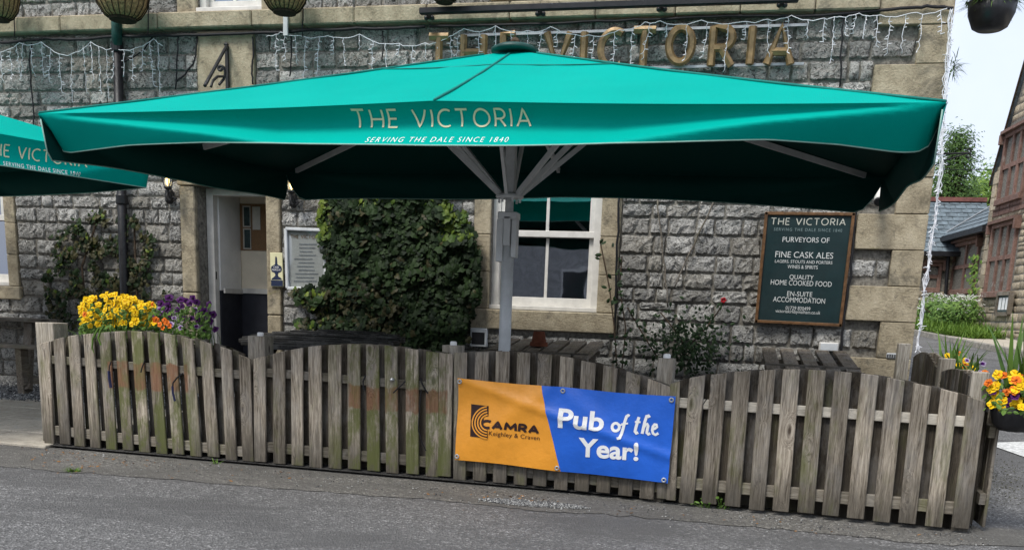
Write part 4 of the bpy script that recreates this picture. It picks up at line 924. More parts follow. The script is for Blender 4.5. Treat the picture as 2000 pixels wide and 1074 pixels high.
# lettering printed on the front valance
def vhit(x, y):
    P = PL(x, y, fr_, nF); u_ = max(-1, min(1, u_of(P))); zt_ = fedge(u_).z; t_ = (P.z - zt_) / (zbot(u_) - zt_)
    return fval(u_, max(0, min(1, t_)), .004)
stroke_words('THE VICTORIA', .36, 3.6, [(681, 213), (1030, 210), (1030, 242), (681, 245)], vhit, M['letter_cream'], vf)
text_on('SERVING THE DALE SINCE 1840', [(717, 268), (993, 267), (993, 279), (717, 280)], vhit, M['letter_white'], vf, maxlen=.25, space=1.32, shear=.1, bold=-.012)
# top vent cap and finial
q = MB(); q.lathe(APX + Vector((0, 0, .004)), [(.16, -.02), (.165, .0), (.12, .022), (.03, .03)], 24); cap_ = q.build('vent_cap', M['green_pipe'], par1, smooth=True)
q = MB(); q.lathe(APX + Vector((0, 0, .03)), [(.02, 0), (.034, .015), (.034, .03), (.018, .05)], 12); q.build('finial', M['bark'], cap_, smooth=True)
# pole, collar, winder
zfl, zb1, zb2 = zat(UC, 385), zat(UC, 415), zat(UC, 512)
q = MB(); q.lathe(UC + Vector((0, 0, hz(UC.x, UC.y) + .02)), [(.044, 0), (.044, zb1 - .1)], 20); pol = q.build('pole', M['pole'], par1, smooth=True)
q = MB(); q.lathe(UC + Vector((0, 0, 0)), [(.03, zb1 - .1), (.03, zfl)], 18); q.build('inner_pole', M['pole'], par1, smooth=True)
q = MB(); q.box(UC + Vector((0, 0, (zfl + APX.z - .1) / 2)), (.07, .07, APX.z - .1 - zfl)); q.build('mast', M['pole'], par1, bevel=.006)
q = MB(); q.lathe(UC, [(.03, zfl - .012), (.095, zfl - .01), (.1, zfl), (.095, zfl + .012), (.04, zfl + .03)], 20)
for a in range(6): q.box(UC + Vector((.075 * math.cos(a * 1.047), .075 * math.sin(a * 1.047), zfl - .025)), (.014, .014, .03))
q.build('collar', M['pole'], par1)
q = MB(); q.box(UC + Vector((0, 0, zb1 - .025)), (.14, .12, .05)); wb = q.build('winder_housing', M['pole'], par1, bevel=.006)
for sx_ in (-1, 1):
    zl = zb2 if sx_ < 0 else zb2 + .03; q = MB(); q.box(UC + ux * (sx_ * .052) + Vector((0, -.012, (zb1 - .05 + zl) / 2)), (.035 if sx_ > 0 else .048, .09, zb1 - .05 - zl)); q.build('winder_plate', M['pole'], par1, bevel=.004)
q = MB(); q.box(UC + Vector((0, -.05, (zb1 + zb2) / 2 + .04)), (.05, .02, .2)); q.build('winder_cover', M['pole'], par1, bevel=.004)
q = MB(); q.lathe(UC + Vector((0, 0, hz(UC.x, UC.y))), [(.26, 0), (.26, .03), (.07, .06), (.055, .12)], 20); q.build('base_plate', M['steel'], par1)
HUB = APX - Vector((0, 0, .1))
q = MB(); q.lathe(UC, [(.05, HUB.z - .06), (.1, HUB.z - .04), (.1, HUB.z + .03), (.04, HUB.z + .06)], 16); q.build('hub', M['pole'], par1)
for k in range(8):
    e = ep(k, -.03); mid_ = HUB.lerp(e, .29) - Vector((0, 0, .0)); q = MB(); q.bar(HUB, HUB.lerp(e, .945), .024, .04); rb = q.build('rib', M['pole'], par1)
    d = (mid_ - HUB); d.z = 0; d.normalize(); q = MB(); q.bar(UC + d * .075 + Vector((0, 0, zfl + .015)), mid_ - Vector((0, 0, .02)), .022, .034); q.build('strut', M['pole'], rb)

# ------------------------------------------------------------------ second parasol at the left
zl = 2.38; B2 = G(303, 314, zl); A2 = G(0, 259, zl); du = (B2 - A2); du.z = 0; du.normalize(); dn = Vector((du.y, -du.x, 0))  # dn points to the camera side
half = 1.55; CC = B2 - du * half - dn * half; CC.z = 0
par2 = thing('parasol', 'teal parasol cut off by the left edge, its lettered side facing right', 'parasol', CC)
cs = [B2, B2 - du * 2 * half, B2 - du * 2 * half - dn * 2 * half, B2 - dn * 2 * half]; ap2 = CC + Vector((0, 0, zl + .5))
q = MB()
for k in range(4):
    a_, b_ = cs[k], cs[(k + 1) % 4]; n = 8; idx = {}
    for i in range(n + 1):
        for j in range(i + 1):
            f = i / n; g_ = j / i if i else 0; p = ap2.lerp(a_.lerp(b_, g_), f); p.z -= .02 * math.sin(math.pi * g_) * f * (.5 if f == 1 else 1); idx[(i, j)] = len(q.v); q.v.append(p)
    for i in range(n):
        for j in range(i + 1):
            q.f.append((idx[(i, j)], idx[(i + 1, j)], idx[(i + 1, j + 1)]))
            if j < i: q.f.append((idx[(i, j)], idx[(i + 1, j + 1)], idx[(i, j + 1)]))
lq = MB(); lq.v = [p - Vector((0, 0, .005)) for p in q.v]; lq.f = [f[::-1] for f in q.f]; c2_ = q.build('canopy', M['teal'], par2, smooth=True, recalc=False); lq.build('shade_backing', M['shade_backing'], c2_, smooth=True, recalc=False)
def v2(k):
    a_, b_ = cs[k], cs[(k + 1) % 4]; o_ = (b_ - a_).cross(Vector((0, 0, 1))).normalized()
    if o_.dot((a_ + b_) / 2 - CC) < 0: o_ = -o_
    def fn(u_, t_, e=0.0):
        p = a_.lerp(b_, u_).copy(); ed = min(u_, 1 - u_); tr = max(.06, min(1, ed / .3)); d = .235 * (min(1, (ed / .02) ** .5) if ed < .02 else 1)
        w_ = -.035 * tr * math.sin(math.pi * min(1, t_ / tr)) + .02 * t_ if t_ < tr else .02 * tr - .07 * (t_ - tr)
        p.z -= .01 * math.sin(math.pi * u_) + d * t_; return p + o_ * (w_ + e + .006)
    return fn, o_
for k in range(4):
    fn, o_ = v2(k); q = MB(); q.grid(lambda u_, t_: fn(u_, t_), 50, 10); v_o = q.build('valance', M['teal'], par2, smooth=True, recalc=False); q = MB(); q.grid(lambda u_, t_: fn(u_, min(.98, t_)) - o_ * .005, 50, 10); q.build('shade_backing', M['shade_backing'], v_o, smooth=True, recalc=False)
    q = MB(); q.tube([fn(i / 50, 1) for i in range(51)], .0045, 5); q.build('hem', M['hem'], v_o)
    if k == 0:
        def h2(x, y, fn=fn, a_=cs[0], o_=o_):
            P = PL(x, y, a_, o_); uu = (P - cs[0]).dot(-du) / (2 * half); tt = (cs[0].z - .01 * math.sin(math.pi * max(0, min(1, uu))) - P.z) / .235; return fn(max(0, min(1, uu)), max(0, min(1, tt)), .004)
        stroke_words('THE VICTORIA', .36, 2.6, [(-28, 277), (170, 305), (168, 327), (-30, 300)], h2, M['letter_cream'], v_o)
        text_on('SERVING THE DALE SINCE 1840', [(4, 315), (154, 337), (153, 345), (3, 323)], h2, M['letter_white'], v_o, maxlen=.25, space=1.2, shear=.1)
q = MB(); q.lathe(CC, [(.04, hz(CC.x, CC.y) + .02), (.04, zl + .42)], 14); q.build('pole', M['pole'], par2, smooth=True)
q = MB(); q.lathe(CC + Vector((0, 0, hz(CC.x, CC.y))), [(.26, 0), (.26, .03), (.07, .06), (.05, .12)], 18); q.build('base_plate', M['steel'], par2)
for k in range(4):
    q = MB(); q.bar(CC + Vector((0, 0, zl + .38)), cs[k] - Vector((0, 0, .03)), .024, .04); rb = q.build('rib', M['pole'], par2)
    q = MB(); q.bar(CC + Vector((0, 0, zl - .3)), (CC + Vector((0, 0, zl + .38))).lerp(cs[k], .47), .022, .034); q.build('strut', M['pole'], rb)

# ------------------------------------------------------------------ things on the facade
# gold letters on two rails
gs = thing('gold_lettering', 'large gold sign letters on steel rails above the parasol', 'sign', W(1200, 135, -.06))
for (a_, b_) in (((905, 70), (1576, 49)), ((905, 143), (1570, 125))):
    q = MB(); q.bar(W(*a_, -.06), W(*b_, -.06), .02, .022); q.build('rail', M['steel'], gs)
LET = [('T', 833, 883, 66, 145), ('H', 899, 952, 63, 144), ('E', 977, 1013, 61, 143), ('V', 1062, 1121, 58, 141), ('I', 1142, 1142, 57, 140), ('C', 1169, 1222, 55, 139), ('T', 1232, 1288, 53, 138), ('O', 1303, 1361, 49, 128), ('R', 1388, 1440, 48, 136), ('I', 1471, 1469, 46, 133), ('A', 1498, 1558, 45, 133)]
for ch, x0, x1, y0, y1 in LET:
    wd, ss = STR[ch]; q = MB(); r = .036; lean = -(x0 - 700) * .00011 * (y1 - y0)
    for s in ss:
        P = []
        for (a_, b_) in s:
            fx = a_ / wd if wd else 0; px = x0 + (x1 - x0) * fx; ri = 6.5; py = (y1 - ri) + (y0 - y1 + 2 * ri) * b_
            if wd: px = x0 + ri + (x1 - x0 - 2 * ri) * fx
            px += lean * (1 - b_); P.append(W(px, py, -.11))
        if ch in 'OC': pass
        rr = r
        # faceted cast stroke: six-sided, ends cut square
        q.tube(P, rr, 6)
    q.build('letter', M['gold'], gs)
# floodlight trough on brackets
tr_ = thing('sign_light_bar', 'long black light bar on round brackets above the gold letters', 'light', W(1200, 14, -.3))
q = MB(); a_, b_ = W(820, 23, -.3), W(1560, -2, -.3); q.bar(a_, b_, .06, .055); q.build('bar', M['black'], tr_, bevel=.008)
for (x, y) in ((838, 33), (1055, 25), (1292, 16), (1527, 8)):
    p = W(x, y, -.22); br = MB(); br.bar(p + Vector((0, .0, .03)), W(x, y, -.12), .05, .05); br.bar(W(x, y - 8, -.29), p, .03, .03); bo = br.build('bracket', M['black'], tr_)
    for dx in (-5, 6): q = MB(); q.lathe(W(x + dx, y + 2, -.2), [(.006, -.024), (.022, -.014), (.024, .004), (.01, .02)], 10); q.build('bolt_cover', M['planter_black'], bo, smooth=True)
# downpipe
dpx = thing('downpipe', 'drainpipe, green above and black below, left of the doorway', 'pipe', W(240, 640, -.07))
q = MB(); q.tube([W(227, -30, -.13), W(228, 60, -.13), W(229, 96, -.09)], .052, 12); q.build('upper_pipe', M['green_pipe'], dpx, smooth=True)
q = MB(); q.tube([W(229, 90, -.09), W(244, 600, -.09), Vector((W(244, 600, -.09).x, -.09, .12))], .047, 12); q.build('lower_pipe', M['black'], dpx, smooth=True)
for y in (92, 390): q = MB(); q.lathe(W(229 + (y - 92) * .03, y, -.09), [(.055, -.05), (.06, -.04), (.06, .04), (.055, .05)], 12); q.build('socket', M['black'], dpx)
q = MB(); a_ = W(558, 27, -.14); b_ = W(558, 70, -.14); q.bar(a_, b_, .045, .02, up=(0, 1, 0)); tagit(q.build('cable_conduit', M['pole'], loc=b_), 'short pale grey conduit below the third wicker basket', 'conduit')
# sign board
bd = thing('sign_board', 'dark green painted sign board in wooden frame by the corner', 'sign', W(1560, 632, -.05))
BD = [(1497, 417), (1667, 419), (1641, 635), (1477, 627)]; yb = -.075
ci = [W(*p, yb) for p in BD]; q = MB(); q.add([p + Vector((0, .018, 0)) for p in ci], [(0, 1, 2, 3)]); q = MB(); q.prism([p for p in ci], (0, .02, 0)); bdo = q.build('panel', M['board_green'], bd)
for k in range(4):
    a_, b_ = ci[k], ci[(k + 1) % 4]; d = (b_ - a_).normalized() * .014; q = MB(); q.bar(a_ - d + Vector((0, .006, 0)), b_ + d + Vector((0, .006, 0)), .05, .028, up=(0, 0, 1) if k % 2 == 0 else (1, 0, 0)); q.build('frame', M['oak'], bd, bevel=.004)
bhit2 = lambda x, y: W(x, y, yb - .004)
stroke_words('THE VICTORIA', .36, 1.8, [(1507, 426), (1652, 427.5), (1650.5, 440), (1505.5, 438.5)], bhit2, M['ply'], bdo)
def bt(s, xa, xb_, y0, y1, m='letter_white', **k):
    sl_ = .016 + (y0 - 420) * .00017; ln = -.1; text_on(s, [(xa, y0 - sl_ * (xb_ - xa) / 2), (xb_, y0 + sl_ * (xb_ - xa) / 2), (xb_ + ln * (y1 - y0), y1 + sl_ * (xb_ - xa) / 2), (xa + ln * (y1 - y0), y1 - sl_ * (xb_ - xa) / 2)], bhit2, M[m], bdo, **k)
M['board_text'] = plain('board_text', (.6, .62, .6), .55, var=.05)
bt('SERVING THE DALE SINCE 1840', 1512, 1645, 446, 452, 'letter_dim', space=1.3)
bt('PURVEYORS OF', 1529, 1620.5, 463.5, 473.5, 'board_text'); bt('FINE CASK ALES', 1515, 1628, 492, 504, 'board_text')
bt('LAGERS, STOUTS AND PORTERS', 1514, 1626, 508.5, 515.5, 'board_text'); bt('WINES & SPIRITS', 1538.5, 1597.5, 518, 525, 'board_text')
bt('QUALITY', 1542.5, 1589.5, 537, 547.5, 'board_text'); bt('HOME COOKED FOOD', 1506, 1625, 548, 558, 'board_text')
bt('EN-SUITE', 1538, 1587, 569.5, 579, 'board_text'); bt('ACCOMMODATION', 1510.5, 1612, 581, 591, 'board_text')
bt('01729 830499', 1535, 1583, 598.5, 605.5, 'board_text'); bt('victoriakirkbymalham.co.uk', 1515, 1602.5, 605.5, 614, 'board_text')
M['print_grey'] = plain('print_grey', (.25, .27, .26), .7, var=.2)
# notice case beside the ivy
nb = thing('notice_case', 'pale framed glass notice case on the wall between door and ivy', 'notice board', W(600, 562, -.08))
NB = [W(*p, -.06) for p in ((560, 447), (636, 450), (638, 563), (563, 563))]
q = MB(); q.prism(NB, (0, .04, 0)); q.build('back', M['ply'], nb)
for k in range(4):
    a_, b_ = NB[k], NB[(k + 1) % 4]; q = MB(); q.bar(a_.lerp(b_, .0) + Vector((0, -.01, 0)), b_ + Vector((0, -.01, 0)), .05, .03, up=(0, 0, 1) if k % 2 == 0 else (1, 0, 0)); q.build('frame', M['pole'], nb, bevel=.004)
nh = lambda x, y: W(x, y, -.064)
stroke_words('THE VICTORIA', .36, 1.3, [(568, 459), (628, 460), (628, 466), (568, 465)], nh, M['gold'], nb)
for i in range(11):
    q = MB(); y0 = 476 + i * 7.2; x0, x1 = 574 + R_.uniform(0, 12), 624 - R_.uniform(0, 14); q.add([nh(x0, y0), nh(x1, y0 + .3), nh(x1, y0 + 2), nh(x0, y0 + 1.7)], [(0, 1, 2, 3)]); q.build('print_line', M['print_grey'], nb)
M['case_glass'] = glassmat('case_glass', .8, .1)
q = MB(); q.add([p + Vector((0, -.008, 0)) for p in NB], [(0, 1, 2, 3)]); q.build('pane', M['case_glass'], nb)
# ale plaque on the door post
pqo = thing('ale_plaque', 'cream enamel plaque with dark blue hand-pump on the door post', 'plaque', W(540, 560, -.06))
PQ = [W(*p, -.068) for p in ((527, 493), (551, 494), (553, 560), (529, 560))]; q = MB(); q.prism(PQ, (0, .016, 0)); pq_ = q.build('plate', M['plaque_cream'], pqo, bevel=.003)
ph = lambda x, y: W(x, y, -.0705)
q = MB(); prof = [(0, 500), (1.6, 503), (2.2, 515), (3.2, 517), (9.5, 520), (10.6, 525), (9.5, 530), (3.5, 533), (2.4, 537), (4, 540), (8.5, 543), (10.5, 546)]
q.add([ph(539 - x + (y - 500) * .03, y) for x, y in prof] + [ph(539 + x + (y - 500) * .03, y) for x, y in reversed(prof)], [tuple(range(2 * len(prof)))]); q.build('hand_pump', M['plaque_blue'], pq_, recalc=False)
q = MB(); q.add([ph(529, 547), ph(552, 547.5), ph(552.3, 559), ph(529.5, 558.6)], [(0, 1, 2, 3)]); q.build('blue_band', M['plaque_blue'], pq_, recalc=False)
ph2 = lambda x, y: W(x, y, -.0725)
text_on('CASK', [(534, 519.5), (545, 519.8), (545, 523.8), (534, 523.5)], ph2, M['letter_white'], pq_); text_on('MARQUE', [(531, 525), (548, 525.4), (548, 529.3), (531, 529)], ph2, M['letter_white'], pq_)
# lanterns
def lantern(px, py, lab, s=1.0):
    p = W(px, py, -.2); ln = thing('wall_lantern', lab, 'lantern', W(px, py + 42, -.05), 'lanterns by the door')
    q = MB()
    for a in range(4):
        c_, s_ = math.cos(a * 1.571 + .785), math.sin(a * 1.571 + .785); q.tube([p + Vector((c_ * .035, s_ * .035, -.1)), p + Vector((c_ * .075, s_ * .075, .06))], .006, 4); q.tube([p + Vector((c_ * .075, s_ * .075, .06)), p + Vector((c_ * .02, s_ * .02, .12))], .006, 4)
    q.lathe(p, [(.02, .1), (.03, .12), (.012, .15)], 8); q.lathe(p, [(.055, .055), (.085, .06), (.075, .068), (.06, .066)], 4, False); q.lathe(p, [(.02, -.13), (.045, -.11), (.04, -.095)], 8); q.build('cage', M['iron'], ln)
    q = MB(); q.lathe(p, [(.034, -.095), (.074, .056)], 4); q.build('lantern_glass', M['case_glass'], ln)
    q = MB(); q.lathe(p, [(.006, -.09), (.018, -.06), (.02, -.02), (.006, .01)], 8); q.build('bulb', M['bulb'], ln)
    q = MB(); q.tube([p + Vector((0, 0, -.13)), p + Vector((0, .02, -.19)), p + Vector((0, .08, -.23)), p + Vector((.015, .13, -.2)), W(px + 4, py + 38, -.06)], .011, 6)
    q.tube([p + Vector((0, .02, -.2)) + Vector((0, .05 * math.cos(a), .05 * math.sin(a))) for a in [i * .5 for i in range(10)]], .006, 5); q.lathe(W(px + 4, py + 38, -.05), [(.02, -.08), (.045, -.05), (.045, .05), (.02, .08)], 8); q.build('scroll_bracket', M['iron'], ln)
mb_, nt_, b__ = newmat('lamp_bulb', .5, (.9, .8, .5)); b__.inputs['Emission Color'].default_value = (1, .68, .25, 1); b__.inputs['Emission Strength'].default_value = 3; M['bulb'] = mb_
lantern(327, 345, 'iron wall lantern with lit bulb left of the doorway')
lantern(569, 352, 'iron wall lantern right of the doorway, mostly behind the parasol edge')
# scroll bracket above the door
sb = thing('iron_bracket', 'black iron scroll bracket on the stone panel above the doorway', 'bracket', W(440, 165, -.06))
q = MB(); q.bar(W(443, 90, -.07), W(445, 190, -.07), .03, .03, up=(0, 1, 0)); q.tube([W(443, 90, -.08), W(400, 168, -.75)], .016, 8); q.lathe(W(442, 88, -.08), [(.012, -.02), (.026, 0), (.012, .02)], 8)
q.build('stay', M['iron'], sb)
q = MB(); pts_ = [(431 + 7 * math.cos(a) * (1 - i / 26), 135 + 7 * math.sin(a) * (1 - i / 26)) for i, a in enumerate([math.pi * .1 - k * .35 for k in range(22)])]
q.tube([W(x, y, -.25) for x, y in reversed(pts_)], .014, 6); q.tube([W(437.5, 133, -.25), W(440, 143, -.25), W(437, 155, -.25), W(428, 166, -.3)], .014, 6); q.tube([W(436, 150, -.25), W(425, 150, -.35), W(416, 158, -.45), W(412, 170, -.5)], .013, 6); q.build('scroll', M['iron'], sb)
# vents, boxes, camera
def wallbox(px0, py0, px1, py1, d, m, name, lab, cat):
    a_, b_ = W(px0, py0, -d), W(px1, py1, -d); r_ = thing(name, lab, cat, ((a_.x + b_.x) / 2, -.02, b_.z)); q = MB(); q.b2((a_.x, -d, b_.z), (b_.x, -.0, a_.z)); q.build('case', M[m], r_, bevel=.008); return r_, a_, b_
r_, a_, b_ = wallbox(918, 640, 950, 678, .07, 'pole', 'vent_hood', 'grey framed air vent low on wall left of the parasol pole', 'vent')
q = MB(); q.b2((a_.x + .022, -.074, b_.z + .025), (b_.x - .022, -.06, a_.z - .04)); q.build('grille', M['black'], r_)
r_, a_, b_ = wallbox(1601, 668, 1637, 687, .11, 'white_paint', 'wall_light_box', 'pale grey box lamp on wall below the green sign board', 'lamp')
q = MB(); q.b2((a_.x + .012, -.113, b_.z + .01), (b_.x - .012, -.1, a_.z - .01)); q.build('lens', M['pole'], r_)
r_, a_, b_ = wallbox(1732, 689, 1754, 701, .075, 'steel', 'air_brick_cover', 'small blue-grey plate on the corner stone', 'plate')
for k in range(5): q = MB(); x = a_.x + (b_.x - a_.x) * (k + .5) / 5; q.b2((x - .004, -.078, b_.z + .012), (x + .004, -.07, a_.z - .012)); q.build('slot', M['black'], r_)
cc = thing('security_camera', 'white bullet security camera below the parasol corner', 'camera', W(1718, 390, -.05))
q = MB(); a_, b_ = W(1719, 372, -.1), W(1717, 394, -.34); q.tube([a_, a_.lerp(b_, .2), b_], [.035, .042, .042], 14); cb = q.build('housing', M['white_paint'], cc, smooth=True)
q = MB(); q.tube([b_, b_ + (b_ - a_).normalized() * .012], [.044, .036], 14); q.build('lens', M['black'], cb); q = MB(); q.tube([a_, W(1719, 374, -.04)], .02, 8); q.build('arm', M['black'], cc)
# cables on the wall
def cable(pts_, r, lab, Y=-.07, m='rubber'):
    q = MB(); P = [W(x, y, Y) for x, y in pts_]; S = []
    for i in range(len(P) - 1):
        for k in range(4): S.append(P[i].lerp(P[i + 1], k / 4) + Vector((R_.gauss(0, .004), 0, R_.gauss(0, .004))))
    S.append(P[-1]); q.tube(S, r, 5); tagit(q.build('wall_cable', M[m], smooth=True, loc=P[-1]), lab, 'cable')
cable([(-60, 90), (0, 86), (35, 82), (90, 77), (150, 79), (217, 73), (300, 71), (380, 69), (470, 67), (560, 62), (640, 59), (760, 56), (830, 53)], .016, 'thick black cable run below the left half of the string course', -.09)
cable([(840, 52), (960, 50), (1100, 46), (1240, 40), (1330, 36), (1450, 32), (1600, 31), (1700, 24), (1780, 17), (1820, 13), (1862, 17)], .014, 'black cable below the string course above the gold letters', -.09)
cable([(62, 85), (58, 110), (60, 160), (66, 220), (67, 260)], .008, 'thin black cable dropping at far left of the upper wall')
cable([(300, 70), (283, 95), (262, 112), (235, 124)], .008, 'black cable looping from string course to the drainpipe')
cable([(348, 70), (346, 120), (343, 175)], .008, 'thin vertical cable left of the carved door panel')
cable([(385, 72), (382, 110), (378, 125), (362, 145), (345, 160)], .009, 'black fairy-light cable curving left of the door panel')
cable([(493, 72), (495, 100), (492, 140), (494, 165)], .009, 'black fairy-light cable right of the door panel')
cable([(568, 68), (570, 110), (566, 150)], .007, 'thin black cable below the third wicker basket')
cable([(748, 60), (748, 95), (746, 120)], .007, 'thin vertical cable above the parasol left slope')
cable([(1646, 30), (1644, 90), (1640, 170)], .008, 'vertical cable right of the gold letters')
cable([(1674, 390), (1668, 450), (1660, 540), (1650, 610), (1640, 700), (1637, 725)], .013, 'thick black cable down the wall right of the sign board', -.075)
cable([(1210, 378), (1207, 450), (1203, 560), (1200, 650)], .011, 'dark cable down the wall right of the window', -.06)
cable([(1283, 385), (1292, 470), (1300, 540), (1304, 600)], .008, 'thin bamboo cane leaning on the wall right of the window, upright one', -.08, 'bench_x')
cable([(1402, 380), (1372, 440), (1340, 510), (1318, 560)], .008, 'thin bamboo cane slanting on the wall left of the sign board', -.08, 'bench_x')
for (x0, lab) in ((29, 'thin black hanging wire beside leftmost wicker basket'), (290, 'thin black wire right of the second wicker basket'), (592, 'thin black wire right of the third wicker basket')): cable([(x0, -10), (x0, 30), (x0 - 1, 72)], .006, lab, -.14)

# ------------------------------------------------------------------ icicle lights
DROPS = []
for v_ in range(9):
    n = 4 + v_; q = MB(); z = 0; x = 0; P = [Vector((0, 0, 0))]; L = .1 + .045 * v_
    for i in range(1, n + 1): P.append(Vector((R_.gauss(0, .006), R_.gauss(0, .005), -L * i / n)))
    q.tube(P, .0026, 4)
    for i in range(1, n + 1):
        a = R_.uniform(-1, 1); d = Vector((math.copysign(1, a) * R_.uniform(.6, 1), -.3, R_.uniform(-.7, .2))).normalized(); q.tube([P[i], P[i] + d * .016, P[i] + d * .034], [.0028, .004, .0028], 4)
    me = bpy.data.meshes.new('light_drop'); me.from_pydata([tuple(p) for p in q.v], [], q.f); me.materials.append(M['white_wire']); DROPS.append(me)
def icicles(anchors, lab, step, Y=-.13, lens=(0, 9)):
    P = [W(x, y, Y) for x, y in anchors]; S = []
    for a_, b_ in zip(P, P[1:]):
        sag = .10 * (b_ - a_).length * R_.uniform(.6, 1.2)
        for k in range(6): f = k / 6; S.append(a_.lerp(b_, f) - Vector((0, 0, sag * 4 * f * (1 - f))) + Vector((0, R_.gauss(0, .004), R_.gauss(0, .004))))
    S.append(P[-1]); r_ = thing('icicle_lights', lab, 'fairy lights', P[0], 'icicle light strings')
    q = MB(); q.tube(S, .0032, 5); q.build('cord', M['white_wire'], r_)
    acc = 0
    for a_, b_ in zip(S, S[1:]):
        L = (b_ - a_).length; acc += L
        if acc > step * R_.uniform(.7, 1.3):
            acc = 0; o = bpy.data.objects.new('light_drop', DROPS[R_.randrange(*lens)]); link(o); o.parent = r_; o.location = b_ - P[0]; o.rotation_euler = (R_.gauss(0, .03), R_.gauss(0, .07), R_.uniform(0, 6.28)); OFF[o.name] = b_
icicles([(-60, 95), (0, 102), (38, 84), (80, 81), (132, 108), (178, 82), (222, 96), (260, 96), (300, 76), (318, 90)], 'white icicle lights on wall at the far left above small parasol', .085, lens=(3, 9))
icicles([(520, 70), (548, 64), (590, 70), (640, 70), (702, 67), (780, 86), (830, 84), (880, 70), (905, 57)], 'white icicle lights between the third basket and the gold letters', .11, lens=(0, 7))
icicles([(905, 57), (968, 52), (1030, 60), (1075, 53), (1150, 70), (1210, 58), (1260, 45), (1290, 42), (1370, 40), (1450, 43), (1500, 38), (1547, 30)], 'white icicle lights draped across the gold letters', .13, -.18, (0, 7))
icicles([(1547, 30), (1610, 36), (1640, 33), (1678, 27), (1720, 30), (1780, 25), (1850, 17)], 'white icicle lights between gold letters and the corner', .1, lens=(1, 8))
# bunch of strings down the corner
r_ = thing('icicle_lights', 'bundle of white fairy-light strings hanging down the pub corner', 'fairy lights', (XC + .03, -.08, .9), 'icicle light strings')
for k in range(6):
    q = MB(); P = []
    for i in range(30):
        f = i / 29; x = 1858 - 68 * f + (f > .4) * 0 + R_.gauss(0, 2.6) + 10 * math.exp(-((f - .5) / .35) ** 2); y = 18 + 665 * f; p = W(x, y, -.1 + R_.gauss(0, .008)); P.append(p)
    q.tube(P, .0034, 4); c_ = q.build('cord', M['white_wire'], r_)
    for i in range(2, 30):
        for _ in range(1):
            d = Vector((R_.uniform(-1, 1), R_.uniform(-1, 1), R_.uniform(-1, .6))).normalized(); qq = MB()
            q2 = P[i - 1].lerp(P[i], R_.random()); o = bpy.data.objects.new('bulb', bpy.data.meshes.get('tiny_bulb') or (lambda me: (me.from_pydata([(.004, 0, 0), (-.002, .0035, 0), (-.002, -.0035, 0), (.003, 0, .04), (-.0015, .0025, .04), (-.0015, -.0025, .04)], [], [(0, 1, 4, 3), (1, 2, 5, 4), (2, 0, 3, 5), (3, 4, 5)]), me.materials.append(M['white_wire']), me)[2])(bpy.data.meshes.new('tiny_bulb')))
            link(o); o.parent = c_; o.location = q2 - OFF[r_.name]; o.rotation_euler = d.to_track_quat('Z', 'Y').to_euler()

# ------------------------------------------------------------------ foliage helpers
def leaf(mb, p, n, size, roll=0.0, shape='ivy'):
    n = n.normalized(); t_ = n.cross(Vector((0, 0, 1)));
    if t_.length < .05: t_ = Vector((1, 0, 0))
    t_.normalize(); b_ = n.cross(t_).normalized(); c_, s_ = math.cos(roll), math.sin(roll); x, y = t_ * c_ + b_ * s_, b_ * c_ - t_ * s_
    if shape == 'ivy': pr = [(0, -.45), (.28, -.5), (.55, -.12), (.3, .0), (.38, .3), (.0, .62), (-.38, .3), (-.3, .0), (-.55, -.12), (-.28, -.5)]
    elif shape == 'oval': pr = [(0, -.5), (.24, -.2), (.25, .15), (0, .55), (-.25, .15), (-.24, -.2)]
    else: pr = [(0, -.5), (.2, 0), (0, .5), (-.2, 0)]
    vs_ = [p + n * (size * .1)] + [p + (x * a + y * q_) * size - n * (size * .25 * (a * a)) for a, q_ in pr]; k = len(pr)
    mb.add(vs_, [(0, i + 1, (i + 1) % k + 1) for i in range(k)])
def blade(mb, p, d, L, w_, bend, n=5):
    d = d.normalized(); out = Vector((d.x, d.y, 0));
    if out.length < .01: out = Vector((R_.uniform(-1, 1), R_.uniform(-1, 1), 0))
    out.normalize(); sd = out.cross(Vector((0, 0, 1))); b0 = len(mb.v); q_ = p.copy(); dd = d.copy()
    for i in range(n + 1):
        f = i / n; ww = w_ * (1 - f ** 2) * .5 + .0004; mb.v += [q_ - sd * ww, q_ + sd * ww]; dd = (dd + Vector((0, 0, -bend / n)) + out * bend * .3 / n).normalized(); q_ = q_ + dd * L / n
    mb.f += [(b0 + 2 * i, b0 + 2 * i + 1, b0 + 2 * i + 3, b0 + 2 * i + 2) for i in range(n)]
def flower_mesh(name, m, r):
    q = MB()
    for k in range(5):
        a = math.radians((90, 18, 162, -50, 230)[k]); rr = r * (.62 if k else .66); c_ = Vector((math.cos(a), math.sin(a), 0)) * r * .5; n = 9
        ring = [c_ + Vector((math.cos(6.283 * i / n) * rr * .85, math.sin(6.283 * i / n) * rr * .8, .003 * (k % 3) + .004 * math.sin(6.283 * i / n * 3) + r * .12)) for i in range(n)]
        q.add([Vector((0, 0, .003 * (k % 3)))] + ring, [(0, i + 1, (i + 1) % n + 1) for i in range(n)])
    me = bpy.data.meshes.new(name); me.from_pydata([tuple(p) for p in q.v], [], q.f); me.materials.append(m); return me
FM = {k: flower_mesh(k, M[k], r) for k, r in (('pansy_yellow', .028), ('pansy_orange', .026), ('pansy_purple', .029), ('pansy_lilac', .026))}
def put_flower(kind, p, par, facing=None, s=1.0):
    o = bpy.data.objects.new('flower', FM[kind]); link(o); o.parent = par; o.location = p - OFF[par.name]
    d = facing or Vector((R_.gauss(0, .35), -1, R_.uniform(.1, .9))); o.rotation_euler = (d.normalized().to_track_quat('Z', 'Y') @ Matrix.Rotation(R_.gauss(0, .4), 3, 'Z').to_quaternion()).to_euler(); s *= R_.uniform(.8, 1.25); o.scale = (s, s, s)
